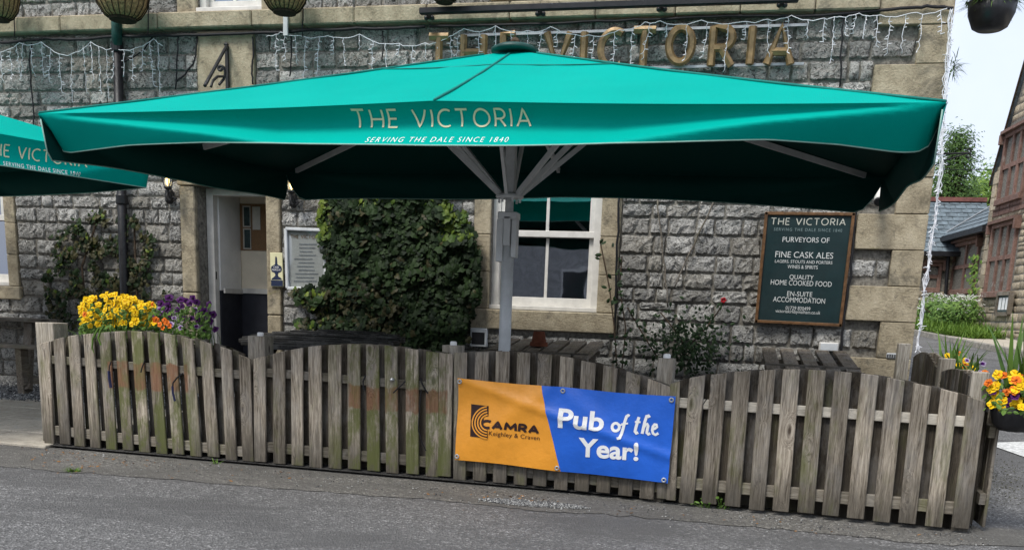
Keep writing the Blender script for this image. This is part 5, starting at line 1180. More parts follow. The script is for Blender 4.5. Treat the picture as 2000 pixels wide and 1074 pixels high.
# planter box behind the fence with pansies
YF = -2.72
pb = thing('planter_box', 'wooden planter box behind the leftmost fence panel', 'planter', (-4.45, -2.62, hz(0, -2.62)))
q = MB(); a_, b_ = W(165, 668, -2.62).x, W(430, 668, -2.62).x; q.b2((a_, -2.86, .62), (b_, -2.42, .82)); q.build('box', M['slat_back'], pb); q = MB(); q.b2((a_ + .02, -2.84, .8), (b_ - .02, -2.44, .835)); q.build('soil', M['dark_soil'], pb)
for x in (a_ + .05, b_ - .05): q = MB(); q.b2((x - .04, -2.68, hz(0, -2.6)), (x + .04, -2.6, .62)); q.build('leg', M['slat_back'], pb)
def pansies(name, lab, pts_, kinds, leafm, lx, nleaf, Yr, blades=60):
    c_ = W(*lx[:2], YF); r_ = thing(name, lab, 'flowers', (c_.x, YF, .83)); fo = MB()
    for (x, y) in pts_:
        yy = YF + R_.uniform(-.12, .16); p = W(x, y, yy); put_flower(R_.choice(kinds), p, r_)
        b0 = Vector((p.x + R_.uniform(-.04, .04), yy + .04, .83)); fo.tube([b0, b0.lerp(p, .55) + Vector((R_.gauss(0, .015), .01, 0)), p + Vector((0, .006, -.004))], .0022, 4)
    for _ in range(nleaf):
        x = R_.uniform(lx[2], lx[3]); y = lx[4] + (lx[5] - lx[4]) * R_.random() ** .7; p = W(x, y, YF + R_.uniform(-.1, .2)); p.z = max(.8, p.z)
        leaf(fo, p, Vector((R_.gauss(0, .6), -1, R_.uniform(-.2, 1.2))), R_.uniform(.03, .055), R_.uniform(0, 6.28), 'oval')
    for _ in range(blades):
        x = R_.uniform(lx[2] + 5, lx[3] - 5); p = W(x, 662, YF + R_.uniform(-.1, .15)); p.z = .82; blade(fo, p, Vector((R_.gauss(0, .8), R_.uniform(-1, .1), 1.4)), R_.uniform(.14, .3), .011, R_.uniform(.5, 1.7))
    tagit(fo.build('foliage', leafm, r_, recalc=False), kind='stuff'); return r_
yp = []
for _ in range(400):
    x = R_.uniform(158, 303); f = (x - 158) / 145; top = 572 + 22 * abs(f - .42) ** 1.2 * 2; y = top + (R_.random() ** 1.45) * (638 - top)
    if all(math.hypot(x - a, y - b_) > 7.0 for a, b_ in yp): yp.append((x, y))
    if len(yp) > 88: break
r1 = pansies('yellow_pansies', 'mass of bright yellow pansies above the leftmost fence panel', yp, ['pansy_yellow'], M['leaf'], (230, 640, 155, 305, 592, 660), 420, 0, 90)
for (x, y) in ((166, 614), (299, 594), (313, 634), (322, 626), (332, 637), (326, 631), (304, 625), (318, 641)): put_flower('pansy_orange', W(x, y, YF - .12), r1)
pp = []
for _ in range(500):
    x = R_.uniform(296, 418); top = 578 + 14 * abs((x - 360) / 60) ** 2; y = top + R_.random() ** 1.2 * (648 - top)
    if all(math.hypot(x - a, y - b_) > 9.5 for a, b_ in pp): pp.append((x, y))
    if len(pp) > 28: break
pp += [(421, 644), (407, 628), (398, 615)]
pansies('purple_pansies', 'purple and lilac violas right of the yellow pansies', pp, ['pansy_purple', 'pansy_purple', 'pansy_purple', 'pansy_lilac'], M['leaf'], (360, 640, 300, 412, 596, 660), 330, 0, 40)
q = MB()
for (pts_) in ([(193, 640), (188, 648), (181, 662), (180, 680), (184, 690)], [(203, 635), (196, 646), (192, 660), (197, 674)]): 
    P = [W(x, y, YF - .33) for x, y in pts_]; q.tube(P, [.009, .009, .008, .006, .002][:len(P)], 5)
q.build('drooping_leaf', M['leaf'], r1)

# ------------------------------------------------------------------ ivy on the pub
def ivy(name, lab, poly, n, young, dry, size, thick, loc, extra=()):
    r_ = thing(name, lab, 'ivy', loc); xs_ = [p[0] for p in poly]; ys_ = [p[1] for p in poly]; bs = {k: MB() for k in ('ivy', 'ivy_young', 'ivy_dry')}
    c = 0
    while c < n:
        x, y = R_.uniform(min(xs_), max(xs_)), R_.uniform(min(ys_), max(ys_)); jx = x + R_.gauss(0, 5) + 9 * noise.noise(Vector((x * .03, y * .03, 2))); jy = y + R_.gauss(0, 4) + 9 * noise.noise(Vector((x * .03, y * .03, 7)))
        if not inpoly(jx, jy, poly): continue
        c += 1
        if thick < .1 and noise.noise(Vector((x * .04, y * .03, 11))) > .08: continue
        d = .05 + thick * (.35 + .65 * abs(noise.noise(Vector((x * .018, y * .018, 3))))) * R_.uniform(.3, 1.1)
        p = W(x, y, -d); k = 'ivy'; f = R_.random()
        if f < young(x, y): k = 'ivy_young'
        elif f < young(x, y) + dry(x, y): k = 'ivy_dry'
        leaf(bs[k], p, Vector((R_.gauss(0, .45), -1, R_.uniform(-.1, .9))), size * R_.choice((.5, .7, .9, 1.1, 1.4)) * R_.uniform(.85, 1.15), math.pi + R_.gauss(0, .6))
    for k, mb in bs.items():
        if mb.v: tagit(mb.build('foliage', M[k], r_, recalc=False), kind='stuff')
    q = MB()
    for e in extra: q.tube([W(x, y, -.06) for x, y in e], .012, 5)
    q.build('stem', M['bark'], r_); return r_
ivy('ivy', 'dense dark green ivy covering the wall left of the window', [(590, 590), (575, 575), (572, 562), (600, 566), (636, 560), (640, 500), (628, 470), (622, 420), (632, 392), (650, 378), (690, 352), (720, 340), (850, 340), (876, 368), (878, 410), (895, 425), (908, 412), (916, 424), (912, 452), (926, 470), (938, 520), (934, 560), (922, 620), (905, 668), (860, 715), (700, 715), (640, 660), (590, 640), (585, 625), (612, 628), (625, 610)], 7600,
    lambda x, y: .35 * max(0, 1 - (y - 350) / 60) + (.65 if (y < 470 and (x < 645 or x > 862)) else 0) + (.12 if x < 640 and y > 550 else .0), lambda x, y: .3 if (x < 790 and y > 560) else   .04, .066, .22, W(760, 690, -.1),
    ([(760, 712), (755, 600), (740, 480)], [(820, 712), (830, 560), (850, 420)]))
ivy('ivy', 'thinner ivy patch spreading on the wall behind the yellow pansies', [(90, 600), (84, 540), (98, 490), (110, 455), (135, 440), (150, 420), (185, 418), (203, 405), (205, 440), (190, 470), (232, 462), (240, 430), (268, 415), (272, 455), (316, 465), (318, 480), (292, 500), (288, 560), (300, 590), (330, 570), (335, 610), (300, 640), (200, 640), (100, 640)], 2100,
    lambda x, y: .05, lambda x, y: .45, .05, .08, W(180, 640, -.1), ([(170, 640), (160, 520), (190, 430)], [(270, 640), (265, 520), (262, 440)]))
# climbing rose with one red bloom
rr_ = thing('climbing_rose', 'dark climbing rose with one red bloom right of the window', 'rose', W(1290, 720, -.12))
q = MB(); fo = MB()
for pts_ in ([(1205, 720), (1200, 640), (1190, 560), (1178, 500), (1172, 470)], [(1215, 720), (1222, 640), (1210, 560), (1215, 500)], [(1330, 722), (1340, 680), (1380, 640), (1405, 605), (1413, 590)], [(1300, 722), (1260, 660), (1225, 600)], [(1350, 722), (1330, 660), (1290, 610)]):
    P = [W(x, y, -.1 - R_.uniform(0, .05)) for x, y in pts_]; q.tube(P, .007, 5)
    for _ in range(20):
        i = R_.randrange(len(P) - 1); p = P[i].lerp(P[i + 1], R_.random()); leaf(fo, p + Vector((R_.gauss(0, .035), -.02, R_.gauss(0, .03))), Vector((R_.gauss(0, .6), -1, R_.uniform(-.4, .9))), R_.uniform(.04, .07), R_.uniform(0, 6.28), 'oval')
for _ in range(520):
    a = R_.gauss(0, 1); x = 1345 + 42 * R_.gauss(0, 1); y = 675 + 32 * R_.gauss(0, 1)
    if y > 735: continue
    leaf(fo, W(x, y, -R_.uniform(.08, .3)), Vector((R_.gauss(0, .7), -1, R_.uniform(-.3, 1))), R_.uniform(.03, .06), R_.uniform(0, 6.28), 'oval')
q.build('stem', M['bark'], rr_); tagit(fo.build('foliage', M['rose_leaf'], rr_, recalc=False), kind='stuff')
q = MB(); c_ = W(1413, 586, -.14)
for ring in range(4):
    for k in range(5):
        a = k * 1.257 + ring * .6; rr = .022 - ring * .005; d = Vector((math.cos(a) * rr, -.008 + .004 * ring, math.sin(a) * rr)); leaf(q, c_ + d, d + Vector((0, -.03, .01)), .024, a, 'oval')
q.build('bloom', M['rose_red'], rr_)

# ------------------------------------------------------------------ tables, bench, pot
TILT = [0.0, 0.0]
def tl(p): p = Vector(p); p.z += (p.y - TILT[0]) * TILT[1]; return p
def plank(par, a_, b_, w_, h_, m, name='plank'):
    a_, b_ = tl(a_), tl(b_)
    q = MB(); q.bar(a_, b_, w_, h_); return q.build(name, m, par, bevel=.004)
zt = .905; L_, R2, nearp = G(515, 652, zt), G(800, 661, zt), G(660, 674, zt); c_ = Vector(((L_.x + R2.x) / 2, -1.62, 0)); c_.x = -3.42
tb = thing('picnic_table', 'dark stained octagonal picnic table behind the algae panel', 'table', (c_.x, c_.y, hz(0, c_.y))); rad = .68; TILT[:] = [c_.y, .085]
for i in range(9):
    y = -rad + (i + .5) * 2 * rad / 9; hw = math.sqrt(max(.02, rad * rad - y * y)) * 1.0; hw = min(hw, rad * .97); plank(tb, c_ + Vector((-hw, y, zt - .02)), c_ + Vector((hw, y, zt - .02)), 2 * rad / 9 - .008, .035, M['table'], 'top_plank')
for sx_ in (-1, 1):
    for sy_ in (-1, 1): q = MB(); q.bar(c_ + Vector((sx_ * .3, sy_ * .3, zt - .05)), c_ + Vector((sx_ * .62, sy_ * .62, hz(0, c_.y + sy_ * .62) + .02)), .09, .045); q.build('leg', M['table'], tb)
for sy_ in (-1, 1):
    q = MB(); q.bar(c_ + Vector((-.45, sy_ * .85, .55)), c_ + Vector((.45, sy_ * .85, .55)), .22, .035); q.build('seat', M['table'], tb); q = MB(); q.bar(c_ + Vector((sy_ * .3, -.85, .51)), c_ + Vector((sy_ * .3, .85, .51)), .04, .08); q.build('seat_beam', M['table'], tb)
# slatted table right
TILT[:] = [-.85, .1]
z2 = .865; c_ = Vector((.66, -.85, 0)); t2 = thing('slatted_table', 'weathered table with wide plank gaps beneath the sign board', 'table', (c_.x, c_.y, hz(0, c_.y)))
for i in range(5): x = -.31 + i * .155; plank(t2, c_ + Vector((x, -.62, z2)), c_ + Vector((x, .62, z2)), .115, .035, M['bench'], 'top_plank')
for y in (-.45, .45):
    q = MB(); q.bar(c_ + Vector((-.37, y, z2 - .04)), c_ + Vector((.37, y, z2 - .04)), .04, .05); q.build('cross_rail', M['bench_x'], t2)
    for sx_ in (-1, 1): q = MB(); q.bar(c_ + Vector((sx_ * .3, y, z2 - .05)), c_ + Vector((sx_ * .33, y, hz(0, c_.y + y) + .02)), .06, .06); q.build('leg', M['bench'], t2)
# dark table under the window with a terracotta pot
z3 = .87; c_ = Vector((-1.62, -.88, 0)); t3 = thing('garden_table', 'dark slatted table under the window holding a terracotta pot', 'table', (c_.x, c_.y, hz(0, c_.y)))
for i in range(6): x = -.4 + i * .16; plank(t3, c_ + Vector((x, -.5, z3)), c_ + Vector((x, .5, z3)), .13, .035, M['bench'], 'top_plank')
for y in (-.38, .38):
    q = MB(); q.bar(c_ + Vector((-.45, y, z3 - .04)), c_ + Vector((.45, y, z3 - .04)), .04, .05); q.build('cross_rail', M['bench_x'], t3)
    for sx_ in (-1, 1): q = MB(); q.bar(c_ + Vector((sx_ * .38, y, z3 - .05)), c_ + Vector((sx_ * .4, y, hz(0, c_.y + y) + .02)), .06, .06); q.build('leg', M['bench'], t3)
p = Vector((-1.67, -.92, z3 + .018)); pt_ = thing('terracotta_pot', 'small upturned terracotta pot on dark table under the window', 'pot', p)
q = MB(); q.lathe(p, [(.075, 0), (.082, .0), (.08, .035), (.068, .038), (.05, .13), (.02, .131)], 16); q.build('body', M['terracotta'], pt_, smooth=False)
# picnic bench at the left edge
TILT[:] = [0, 0]
g_ = G(38, 768, .14); bx, by = g_.x, g_.y; r_ = thing('picnic_bench', 'weathered picnic table with bench seat cut off by the left edge', 'bench', (bx - .6, by, hz(0, by)))
zs = zat(g_, 676); zt_ = zs + .26; ln = .0
for k in range(2): plank(r_, Vector((bx - 1.7, by - .05 + k * .12, zs)), Vector((bx + .32, by - .05 + k * .12, zs)), .11, .035, M['bench_x'], 'seat_plank')
for k in range(4): plank(r_, Vector((bx - 1.7, by + .34 + k * .135, zt_)), Vector((bx + .1, by + .34 + k * .135, zt_)), .125, .035, M['bench_x'], 'top_plank')
for xx in (bx + .06, bx - 1.3):
    q = MB(); q.box((xx, by, (hz(0, by) + zs - .02) / 2 + .01), (.075, .11, zs - .02 - hz(0, by) - .02)); q.build('leg', M['bench'], r_, bevel=.004)
    q = MB(); q.bar((xx + .05, by - .02, hz(0, by) + .06), (xx - .22, by + .42, zt_ - .02), .06, .1, up=(1, 0, 0)); q.build('brace', M['bench'], r_, bevel=.004)
    q = MB(); q.bar((xx + .02, by - .05, hz(0, by) + .16), (xx + .02, by + .6, hz(0, by) + .16), .05, .08); q.build('stretcher', M['bench'], r_)

# ------------------------------------------------------------------ hanging baskets
def basket(px, py, rpx, lab, kind, group=None, Y=-.45):
    c_ = W(px, py, Y); rad = (W(px + rpx, py, Y) - c_).length; r_ = thing('hanging_basket', lab, 'basket', c_, group)
    put_leaf = []
    if kind == 'wicker':
        q = MB(); q.lathe(c_, [(rad * .45, 0), (rad * .66, rad * .12), (rad * .88, rad * .45), (rad, rad * .95), (rad * 1.02, rad * 1.25), (rad * .93, rad * 1.25)], 26); q.build('liner', M['wicker'], r_, smooth=True)
        for k in range(22):
            a = 6.2832 * k / 22; q = MB(); q.tube([c_ + Vector((math.cos(a) * r * 1.015, math.sin(a) * r * 1.015, z)) for r, z in ((rad * .5, .0), (rad * .68, rad * .12), (rad * .9, rad * .45), (rad * 1.02, rad * .95), (rad * 1.03, rad * 1.25))], .0045, 4); q.build('weave_rib', M['wicker_dark'], r_)
        q = MB(); q.lathe(c_, [(rad * .3, -.02), (rad * .5, -.015), (rad * .52, .012)], 20); q.build('base_ring', M['wicker_dark'], r_)
    else:
        for _ in range(260):
            a = R_.random() * 6.28; rr = rad * R_.uniform(.5, 1.15); put_leaf.append((c_ + Vector((math.cos(a) * rr, math.sin(a) * rr, rad * (1.2 + R_.uniform(-.25, .45) * (1.4 - rr / rad)))), a))
        q = MB(); q.lathe(c_, [(rad * .55, 0), (rad * .75, rad * .12), (rad * .97, rad * .65), (rad * 1.03, rad * 1.2), (rad * .96, rad * 1.2)], 28); q.build('bowl', M['planter_black'], r_, smooth=True)
    fo = MB(); tz = c_.z + rad * 1.2
    for p, a in put_leaf: leaf(fo, p, Vector((math.cos(a), math.sin(a), R_.uniform(0, 1))), R_.uniform(.03, .06), R_.uniform(0, 6.28), 'oval')
    for _ in range(160): a = R_.random() * 6.28; rr = rad * R_.uniform(.2, 1.0); blade(fo, Vector((c_.x + math.cos(a) * rr, c_.y + math.sin(a) * rr, tz - .01)), Vector((math.cos(a), math.sin(a), R_.uniform(.1, 1.6))), R_.uniform(.08, .24), .008, R_.uniform(.5, 2.4))
    tagit(fo.build('foliage', M['leaf'], r_, recalc=False), kind='stuff')
    q = MB()
    for k in range(3): a = 2.094 * k + .5; q.tube([Vector((c_.x + math.cos(a) * rad, c_.y + math.sin(a) * rad, tz)), Vector((c_.x, c_.y, tz + .5))], .004, 4)
    q.tube([Vector((c_.x, c_.y, tz + .5)), Vector((c_.x, .02, tz + .52))] if kind == 'wicker' else [Vector((c_.x, c_.y, tz + .5)), Vector((XC - .02, c_.y, tz + .52))], .01, 6); q.build('chain_and_bracket', M['iron'], r_)
basket(-3, 38, 34, 'wicker hanging basket cut off at the top left corner', 'wicker', 'hanging baskets'); basket(240, 38, 45, 'wicker hanging basket above the green drainpipe', 'wicker', 'hanging baskets'); basket(556, 24, 41, 'wicker hanging basket right of the upper left window', 'wicker', 'hanging baskets'); basket(868, 3, 32, 'dark wicker basket bottom at top edge above the light bar', 'wicker', 'hanging baskets')
basket(1932, 60, 47, 'black bowl hanging basket beyond the pub corner', 'bowl', 'hanging baskets', .35)
# scroll bracket on the side wall and small plant tuft at the corner
q = MB(); p0 = Vector((XC - .01, .3, W(1850, 302, .3).z)); p1 = W(1891, 299, .3); q.tube([p0 + Vector((0, 0, .0)), p1], .009, 6); q.tube([p0 + Vector((0, 0, -.13)), p0.lerp(p1, .5) + Vector((0, 0, -.05)), p1], .007, 6)
for sg in (1, -1): q.tube([p1 + Vector((-.0 + .028 * math.cos(a) * (1 - i / 16) , 0, sg * (.022 + .028 * math.sin(a) * (1 - i / 16)))) for i, a in enumerate([-1.57 + k * .5 for k in range(11)])], .007, 5)
tagit(q.build('scroll_bracket', M['iron'], loc=p0), 'thin empty black scroll bracket beyond the pub corner', 'bracket')
q = MB(); c_ = W(1862, 132, .1)
for _ in range(60): blade(q, c_ + Vector((R_.gauss(0, .015), R_.gauss(0, .015), R_.gauss(0, .03))), Vector((R_.uniform(-.2, 1), R_.uniform(-.6, .3), R_.uniform(-.6, .8))), R_.uniform(.06, .16), .007, 1.2)
tagit(q.build('basket_trailing_plant', M['leaf'], loc=c_, recalc=False), 'small tuft of trailing leaves poking past the pub corner', 'plant')
# black basket with pansies outside the corner post
cb_ = Vector((1.63, -3.42, .59)); rb_ = thing('hanging_basket', 'black plastic basket of yellow and purple pansies on the corner post', 'basket', cb_, 'hanging baskets')
q = MB(); nn = 30; prof = [(.04, .03), (.075, .035), (.112, .07), (.128, .13), (.132, .17), (.12, .175)]
vs_ = [cb_ + Vector(((r + .006 * math.sin(k * 2.4 + i)) * math.cos(6.2832 * k / nn), (r + .006 * math.sin(k * 1.7 + i)) * math.sin(6.2832 * k / nn), z)) for i, (r, z) in enumerate(prof) for k in range(nn)]
q.add(vs_, [(i * nn + k, i * nn + (k + 1) % nn, (i + 1) * nn + (k + 1) % nn, (i + 1) * nn + k) for i in range(len(prof) - 1) for k in range(nn)] + [tuple(range(nn))[::-1]]); q.build('liner', M['planter_black'], rb_, smooth=True)
fo = MB()
for _ in range(230):
    a = R_.random() * 6.28; rr = .19 * math.sqrt(R_.random()); p = cb_ + Vector((math.cos(a) * rr, math.sin(a) * rr, .17 + R_.uniform(-.05, .2) * (1.1 - rr * 3))); leaf(fo, p, Vector((math.cos(a), math.sin(a) - .5, R_.uniform(0, 1))), R_.uniform(.03, .055), R_.uniform(0, 6.28), 'oval')
for _ in range(30):
    a = R_.random() * 6.28; blade(fo, cb_ + Vector((math.cos(a) * .05, math.sin(a) * .05, .2)), Vector((R_.gauss(.1, .35), R_.gauss(0, .35), 1.3)), R_.uniform(.3, .58), .034, R_.uniform(.1, .6), 7)
tagit(fo.build('foliage', M['leaf'], rb_, recalc=False), kind='stuff')
for kind, n_ in (('pansy_yellow', 26), ('pansy_orange', 8), ('pansy_purple', 9), ('pansy_lilac', 3)):
    for _ in range(n_): a = R_.uniform(3.3, 6.2); rr = R_.uniform(.06, .19); put_flower(kind, cb_ + Vector((math.cos(a) * rr, math.sin(a) * rr, .2 + R_.uniform(-.04, .17))), rb_, Vector((math.cos(a) * .8, -1, .5)))
q = MB(); q.bar(cb_ + Vector((-.15, .0, .15)), Vector((1.49, -3.36, .73)), .012, .03); q.build('hook', M['iron'], rb_)
# long planter along the return fence
tp = thing('return_planter', 'planter of tulip leaves and mixed pansies along the return fence', 'planter', (1.75, -1.2, hz(0, -1.2)))
q = MB(); zb_ = hz(0, -1.6); q.pts8([(1.65, -1.8, .5 + hz(0, -1.8)), (1.86, -1.8, .5 + hz(0, -1.8)), (1.86, -.6, .5 + hz(0, -.6)), (1.65, -.6, .5 + hz(0, -.6)), (1.65, -1.8, .7 + hz(0, -1.8)), (1.86, -1.8, .7 + hz(0, -1.8)), (1.86, -.6, .7 + hz(0, -.6)), (1.65, -.6, .7 + hz(0, -.6))]); q.build('trough', M['slat_back'], tp)
for y_ in (-1.6, -.75): q = MB(); q.b2((1.7, y_ - .03, hz(0, y_)), (1.8, y_ + .03, .5 + hz(0, y_))); q.build('leg', M['slat_back'], tp)
fo = MB()
for _ in range(70): y_ = R_.uniform(-1.75, -.65); blade(fo, Vector((R_.uniform(1.67, 1.85), y_, .7 + hz(0, y_))), Vector((R_.gauss(0, .35), R_.gauss(0, .35), 1.3)), R_.uniform(.16, .4), .03, R_.uniform(.1, .8), 6)
for _ in range(200): y_ = R_.uniform(-1.8, -.65); leaf(fo, Vector((R_.uniform(1.66, 1.86), y_, .7 + hz(0, y_) + R_.uniform(0, .12))), Vector((R_.gauss(0, .6), -.6, 1)), R_.uniform(.03, .06), R_.uniform(0, 6.28), 'oval')
tagit(fo.build('foliage', M['leaf'], tp, recalc=False), kind='stuff')
for kind, n_ in (('pansy_yellow', 14), ('pansy_orange', 6), ('pansy_lilac', 7)):
    for _ in range(n_): y_ = R_.uniform(-1.78, -.7); put_flower(kind, Vector((R_.uniform(1.67, 1.86), y_, .72 + hz(0, y_) + R_.uniform(.05, .16))), tp, Vector((R_.gauss(0, .4), -1, .8)))

# weeds, leaves at the foot of the fence
def tuft(px, py, lab, n, h, m='grass', shape='blade'):
    p = G(px, py); q = MB()
    for _ in range(n):
        o_ = p + Vector((R_.gauss(0, .02), R_.gauss(0, .012), 0)); o_.z = .004
        if shape == 'blade': blade(q, o_, Vector((R_.gauss(0, .7), R_.gauss(0, .7), 1)), h * R_.uniform(.5, 1.2), .006, 1.0)
        else:
            tp_ = o_ + Vector((R_.gauss(0, .02), R_.gauss(0, .02), h * R_.uniform(.4, 1))); q.tube([o_, tp_], .0025, 4); leaf(q, tp_, Vector((R_.gauss(0, .5), -.7, 1)), R_.uniform(.02, .04), R_.uniform(0, 6.28), 'oval')
    tagit(q.build('weed', M[m], loc=(p.x, p.y, .004), recalc=False), lab, 'weed', 'weeds by the fence')
tuft(143, 921, 'grass tuft growing on the worn tarmac at lower left', 46, .055); tuft(148, 921, 'low moss-green sprig right beside the lower left grass tuft', 18, .04); tuft(420, 906, 'small green sprout at the foot of the pansy panel', 12, .06, 'leaf')
tuft(1376, 992, 'leafy weed at foot of the long panel, left of the pair', 12, .07, 'leaf', 'leaf'); tuft(1409, 994, 'leafy weed at foot of the long panel, right of the pair', 12, .08, 'leaf', 'leaf')
M['dead_leaf'] = plain('dead_leaf', (.3, .15, .05), .8, var=.3); q = MB()
for _ in range(130):
    x = R_.uniform(60, 1900) if R_.random() < .6 else R_.gauss(160, 60); p = G(x, 876 + (x - 92) * .094 + abs(R_.gauss(0, 20)) + 4); p.z = .011; leaf(q, p, Vector((R_.gauss(0, .3), R_.gauss(0, .3), 1)), R_.uniform(.012, .03), R_.uniform(0, 6.28), 'oval')
tagit(q.build('fallen_leaves', M['dead_leaf'], recalc=False), kind='stuff')

q = MB()
for _ in range(700):
    p = G(1955 + R_.gauss(0, 26), 962 + R_.gauss(0, 20)); p.z = hz(p.x, p.y) + .007; leaf(q, p, Vector((R_.gauss(0, .4), R_.gauss(0, .4), 1)), R_.uniform(.006, .018), R_.uniform(0, 6.28), 'oval')
tagit(q.build('moss_patch', M['ivy_dry'], recalc=False), kind='stuff')
# ------------------------------------------------------------------ side road, verge and school
sheet('road_marking', [G(1918, 898), G(2060, 897), G(2060, 928), G(2010, 925)], M['road_paint'], .008)
KP = [(4.15, 18.0), (4.4, 16.1), (4.85, 13.3), (5.4, 10.4), (6.3, 6.5), (7.6, 2.0), (9.5, -4)]
q = MB(); q2 = MB()
for (a_, b_) in zip(KP, KP[1:]):
    a_, b_ = Vector((*a_, hz(*a_))), Vector((*b_, hz(*b_))); u_ = (b_ - a_).normalized(); n = max(1, int((b_ - a_).length / .9))
    for k in range(n): pass
kerb = MB(); ring = []
for (x, y) in KP: ring.append(Vector((x, y, hz(x, y))))
kb = None
pave = MB(); k_ = len(KP)
pave.add([p + Vector((.12, 0, .115)) for p in ring] + [p + Vector((8.0, 0, .115)) for p in ring], [(i, i + 1, k_ + i + 1, k_ + i) for i in range(k_ - 1)])
pvo = pave.build('pavement', M['paving']); tagit(pvo, kind='structure')
if pvo.data.polygons[0].normal.z < 0: pvo.data.flip_normals()
for (a_, b_) in zip(ring, ring[1:]):
    n = max(1, int((b_ - a_).length / .9))
    for k in range(n):
        q = MB(); q.bar(a_.lerp(b_, k / n + .004) + Vector((.06, 0, .06)), a_.lerp(b_, (k + 1) / n - .004) + Vector((.06, 0, .06)), .125, .13); q.build('kerbstone', M['kerb'], pvo, bevel=.01)

# hall: the gable wall faces the road
HP = Vector((5.98, 17.0, 0)); HU = Vector((.07, -1, 0)).normalized(); HN = Vector((-1, -.07, 0)).normalized()
def HH(x, y, off=0.0): return PL(x, y, HP + HN * off, HN)
def hs(P): return ((P - HP).dot(HU), P.z)
def hat(s_, z_, off=0.0): p = HP + HU * s_ + HN * off; return Vector((p.x, p.y, z_))
hall = thing('school_hall', 'brown stone hall with red sandstone windows and steep gable at right edge', 'building', (8.5, 13, 1))
sE, zE = hs(HH(1927, 352)); sE = 0.0; s2, z2_ = hs(HH(2000, 150)); sl_ = (z2_ - zE) / s2; SL = 8.0; zP = zE + sl_ * SL / 2
q = MB(); prof = [hat(-.02, .6, -.02), hat(SL, .6, -.02), hat(SL, zE, -.02), hat(SL / 2, zP, -.02), hat(-.02, zE, -.02)]; q.prism(prof, HN * -8); hw_ = q.build('wall', M['mortar'], hall)
def win_px(x0, y0t, y0b, x1, y1t, y1b):
    a_, b_ = hs(HH(x0, (y0t + y0b) / 2)), hs(HH(x1, (y1t + y1b) / 2)); zt_ = hs(HH(x0, y0t))[1]; zb_ = hs(HH(x0, y0b))[1]; return a_[0], b_[0], zb_, zt_
W1 = win_px(1934, 450, 570, 1978, 437, 565); W2 = win_px(1960, 275, 388, 2004, 258, 372)
def tudor(par, sw, nl, fat, out=.05, name='window'):
    s0, s1, z0, z1 = sw; fr = .1; q = MB()
    def bx(a_, b_, c_, d_, o0, o1): q.pts8([fat(a_, c_, o0), fat(b_, c_, o0), fat(b_, c_, o1), fat(a_, c_, o1), fat(a_, d_, o0), fat(b_, d_, o0), fat(b_, d_, o1), fat(a_, d_, o1)])
    bx(s0 - fr, s0, z0, z1, -.1, out); bx(s1, s1 + fr, z0, z1, -.1, out); bx(s0 - fr, s1 + fr, z1, z1 + fr, -.1, out); bx(s0 - fr, s1 + fr, z0 - .14, z0, -.1, out + .04)
    w_ = q.build(name, M['red_stone'], par, bevel=.01)
    q = MB(); bx(s0 - fr - .05, s1 + fr + .05, z1 + fr, z1 + fr + .07, -.05, out + .09); bx(s0 - fr - .12, s0 - fr - .0, z1 - .12, z1 + fr, -.05, out + .085); bx(s1 + fr, s1 + fr + .12, z1 - .12, z1 + fr, -.05, out + .085); q.build('hood_mould', M['red_stone'], w_)
    for k in range(1, nl): q = MB(); x = s0 + (s1 - s0) * k / nl; bx(x - .055, x + .055, z0, z1, -.08, out - .02); q.build('mullion', M['red_stone'], w_)
    zm = z0 + (z1 - z0) * .52; q = MB(); bx(s0, s1, zm - .05, zm + .05, -.08, out - .025); q.build('transom', M['red_stone'], w_)
    for k in range(nl):
        a_ = s0 + (s1 - s0) * k / nl + (.055 if k else 0); b_ = s0 + (s1 - s0) * (k + 1) / nl - (.055 if k < nl - 1 else 0)
        for (c_, d_) in ((z0, zm - .05), (zm + .05, z1)): q = MB(); q.add([fat(a_, c_, -.04), fat(b_, c_, -.04), fat(b_, d_, -.04), fat(a_, d_, -.04)], [(0, 1, 2, 3)]); q.build('pane', M['far_glass'], w_)
        # arched head of each light
        n = 8; q = MB(); m_ = (a_ + b_) / 2; r_ = (b_ - a_) / 2; zc = z1 - r_ * .9; P = [fat(a_, z1, -.02), fat(a_, zc, -.02)] + [fat(m_ - r_ * math.cos(math.pi * i / n), zc + r_ * .85 * math.sin(math.pi * i / n), -.02) for i in range(1, n)] + [fat(b_, zc, -.02), fat(b_, z1, -.02)]; k2 = len(P)
        top = [fat(a_, z1, -.02)] + [fat(a_ + (b_ - a_) * i / n, z1, -.02) for i in range(0, n + 1)] + [fat(b_, z1, -.02)]
        arcp = [fat(m_ - r_ * math.cos(math.pi * i / n), zc + r_ * .85 * math.sin(math.pi * i / n), -.02) for i in range(n + 1)]; tp_ = [fat(m_ - r_ * math.cos(math.pi * i / n), z1, -.02) for i in range(n + 1)]
        q.add(arcp + tp_, [(i, i + 1, n + 2 + i, n + 1 + i) for i in range(n)]); q.build('arched_head', M['red_stone'], w_)
m_, nt_, b_ = newmat('far_window_glass', .12, (.02, .022, .025), .6); t_ = NT(nt_); t_.bump(b_, t_.noise(t_.pos(), 5, 2), .15, .03); M['far_glass'] = m_
tudor(hall, W1, 3, hat); tudor(hall, W2, 3, hat)
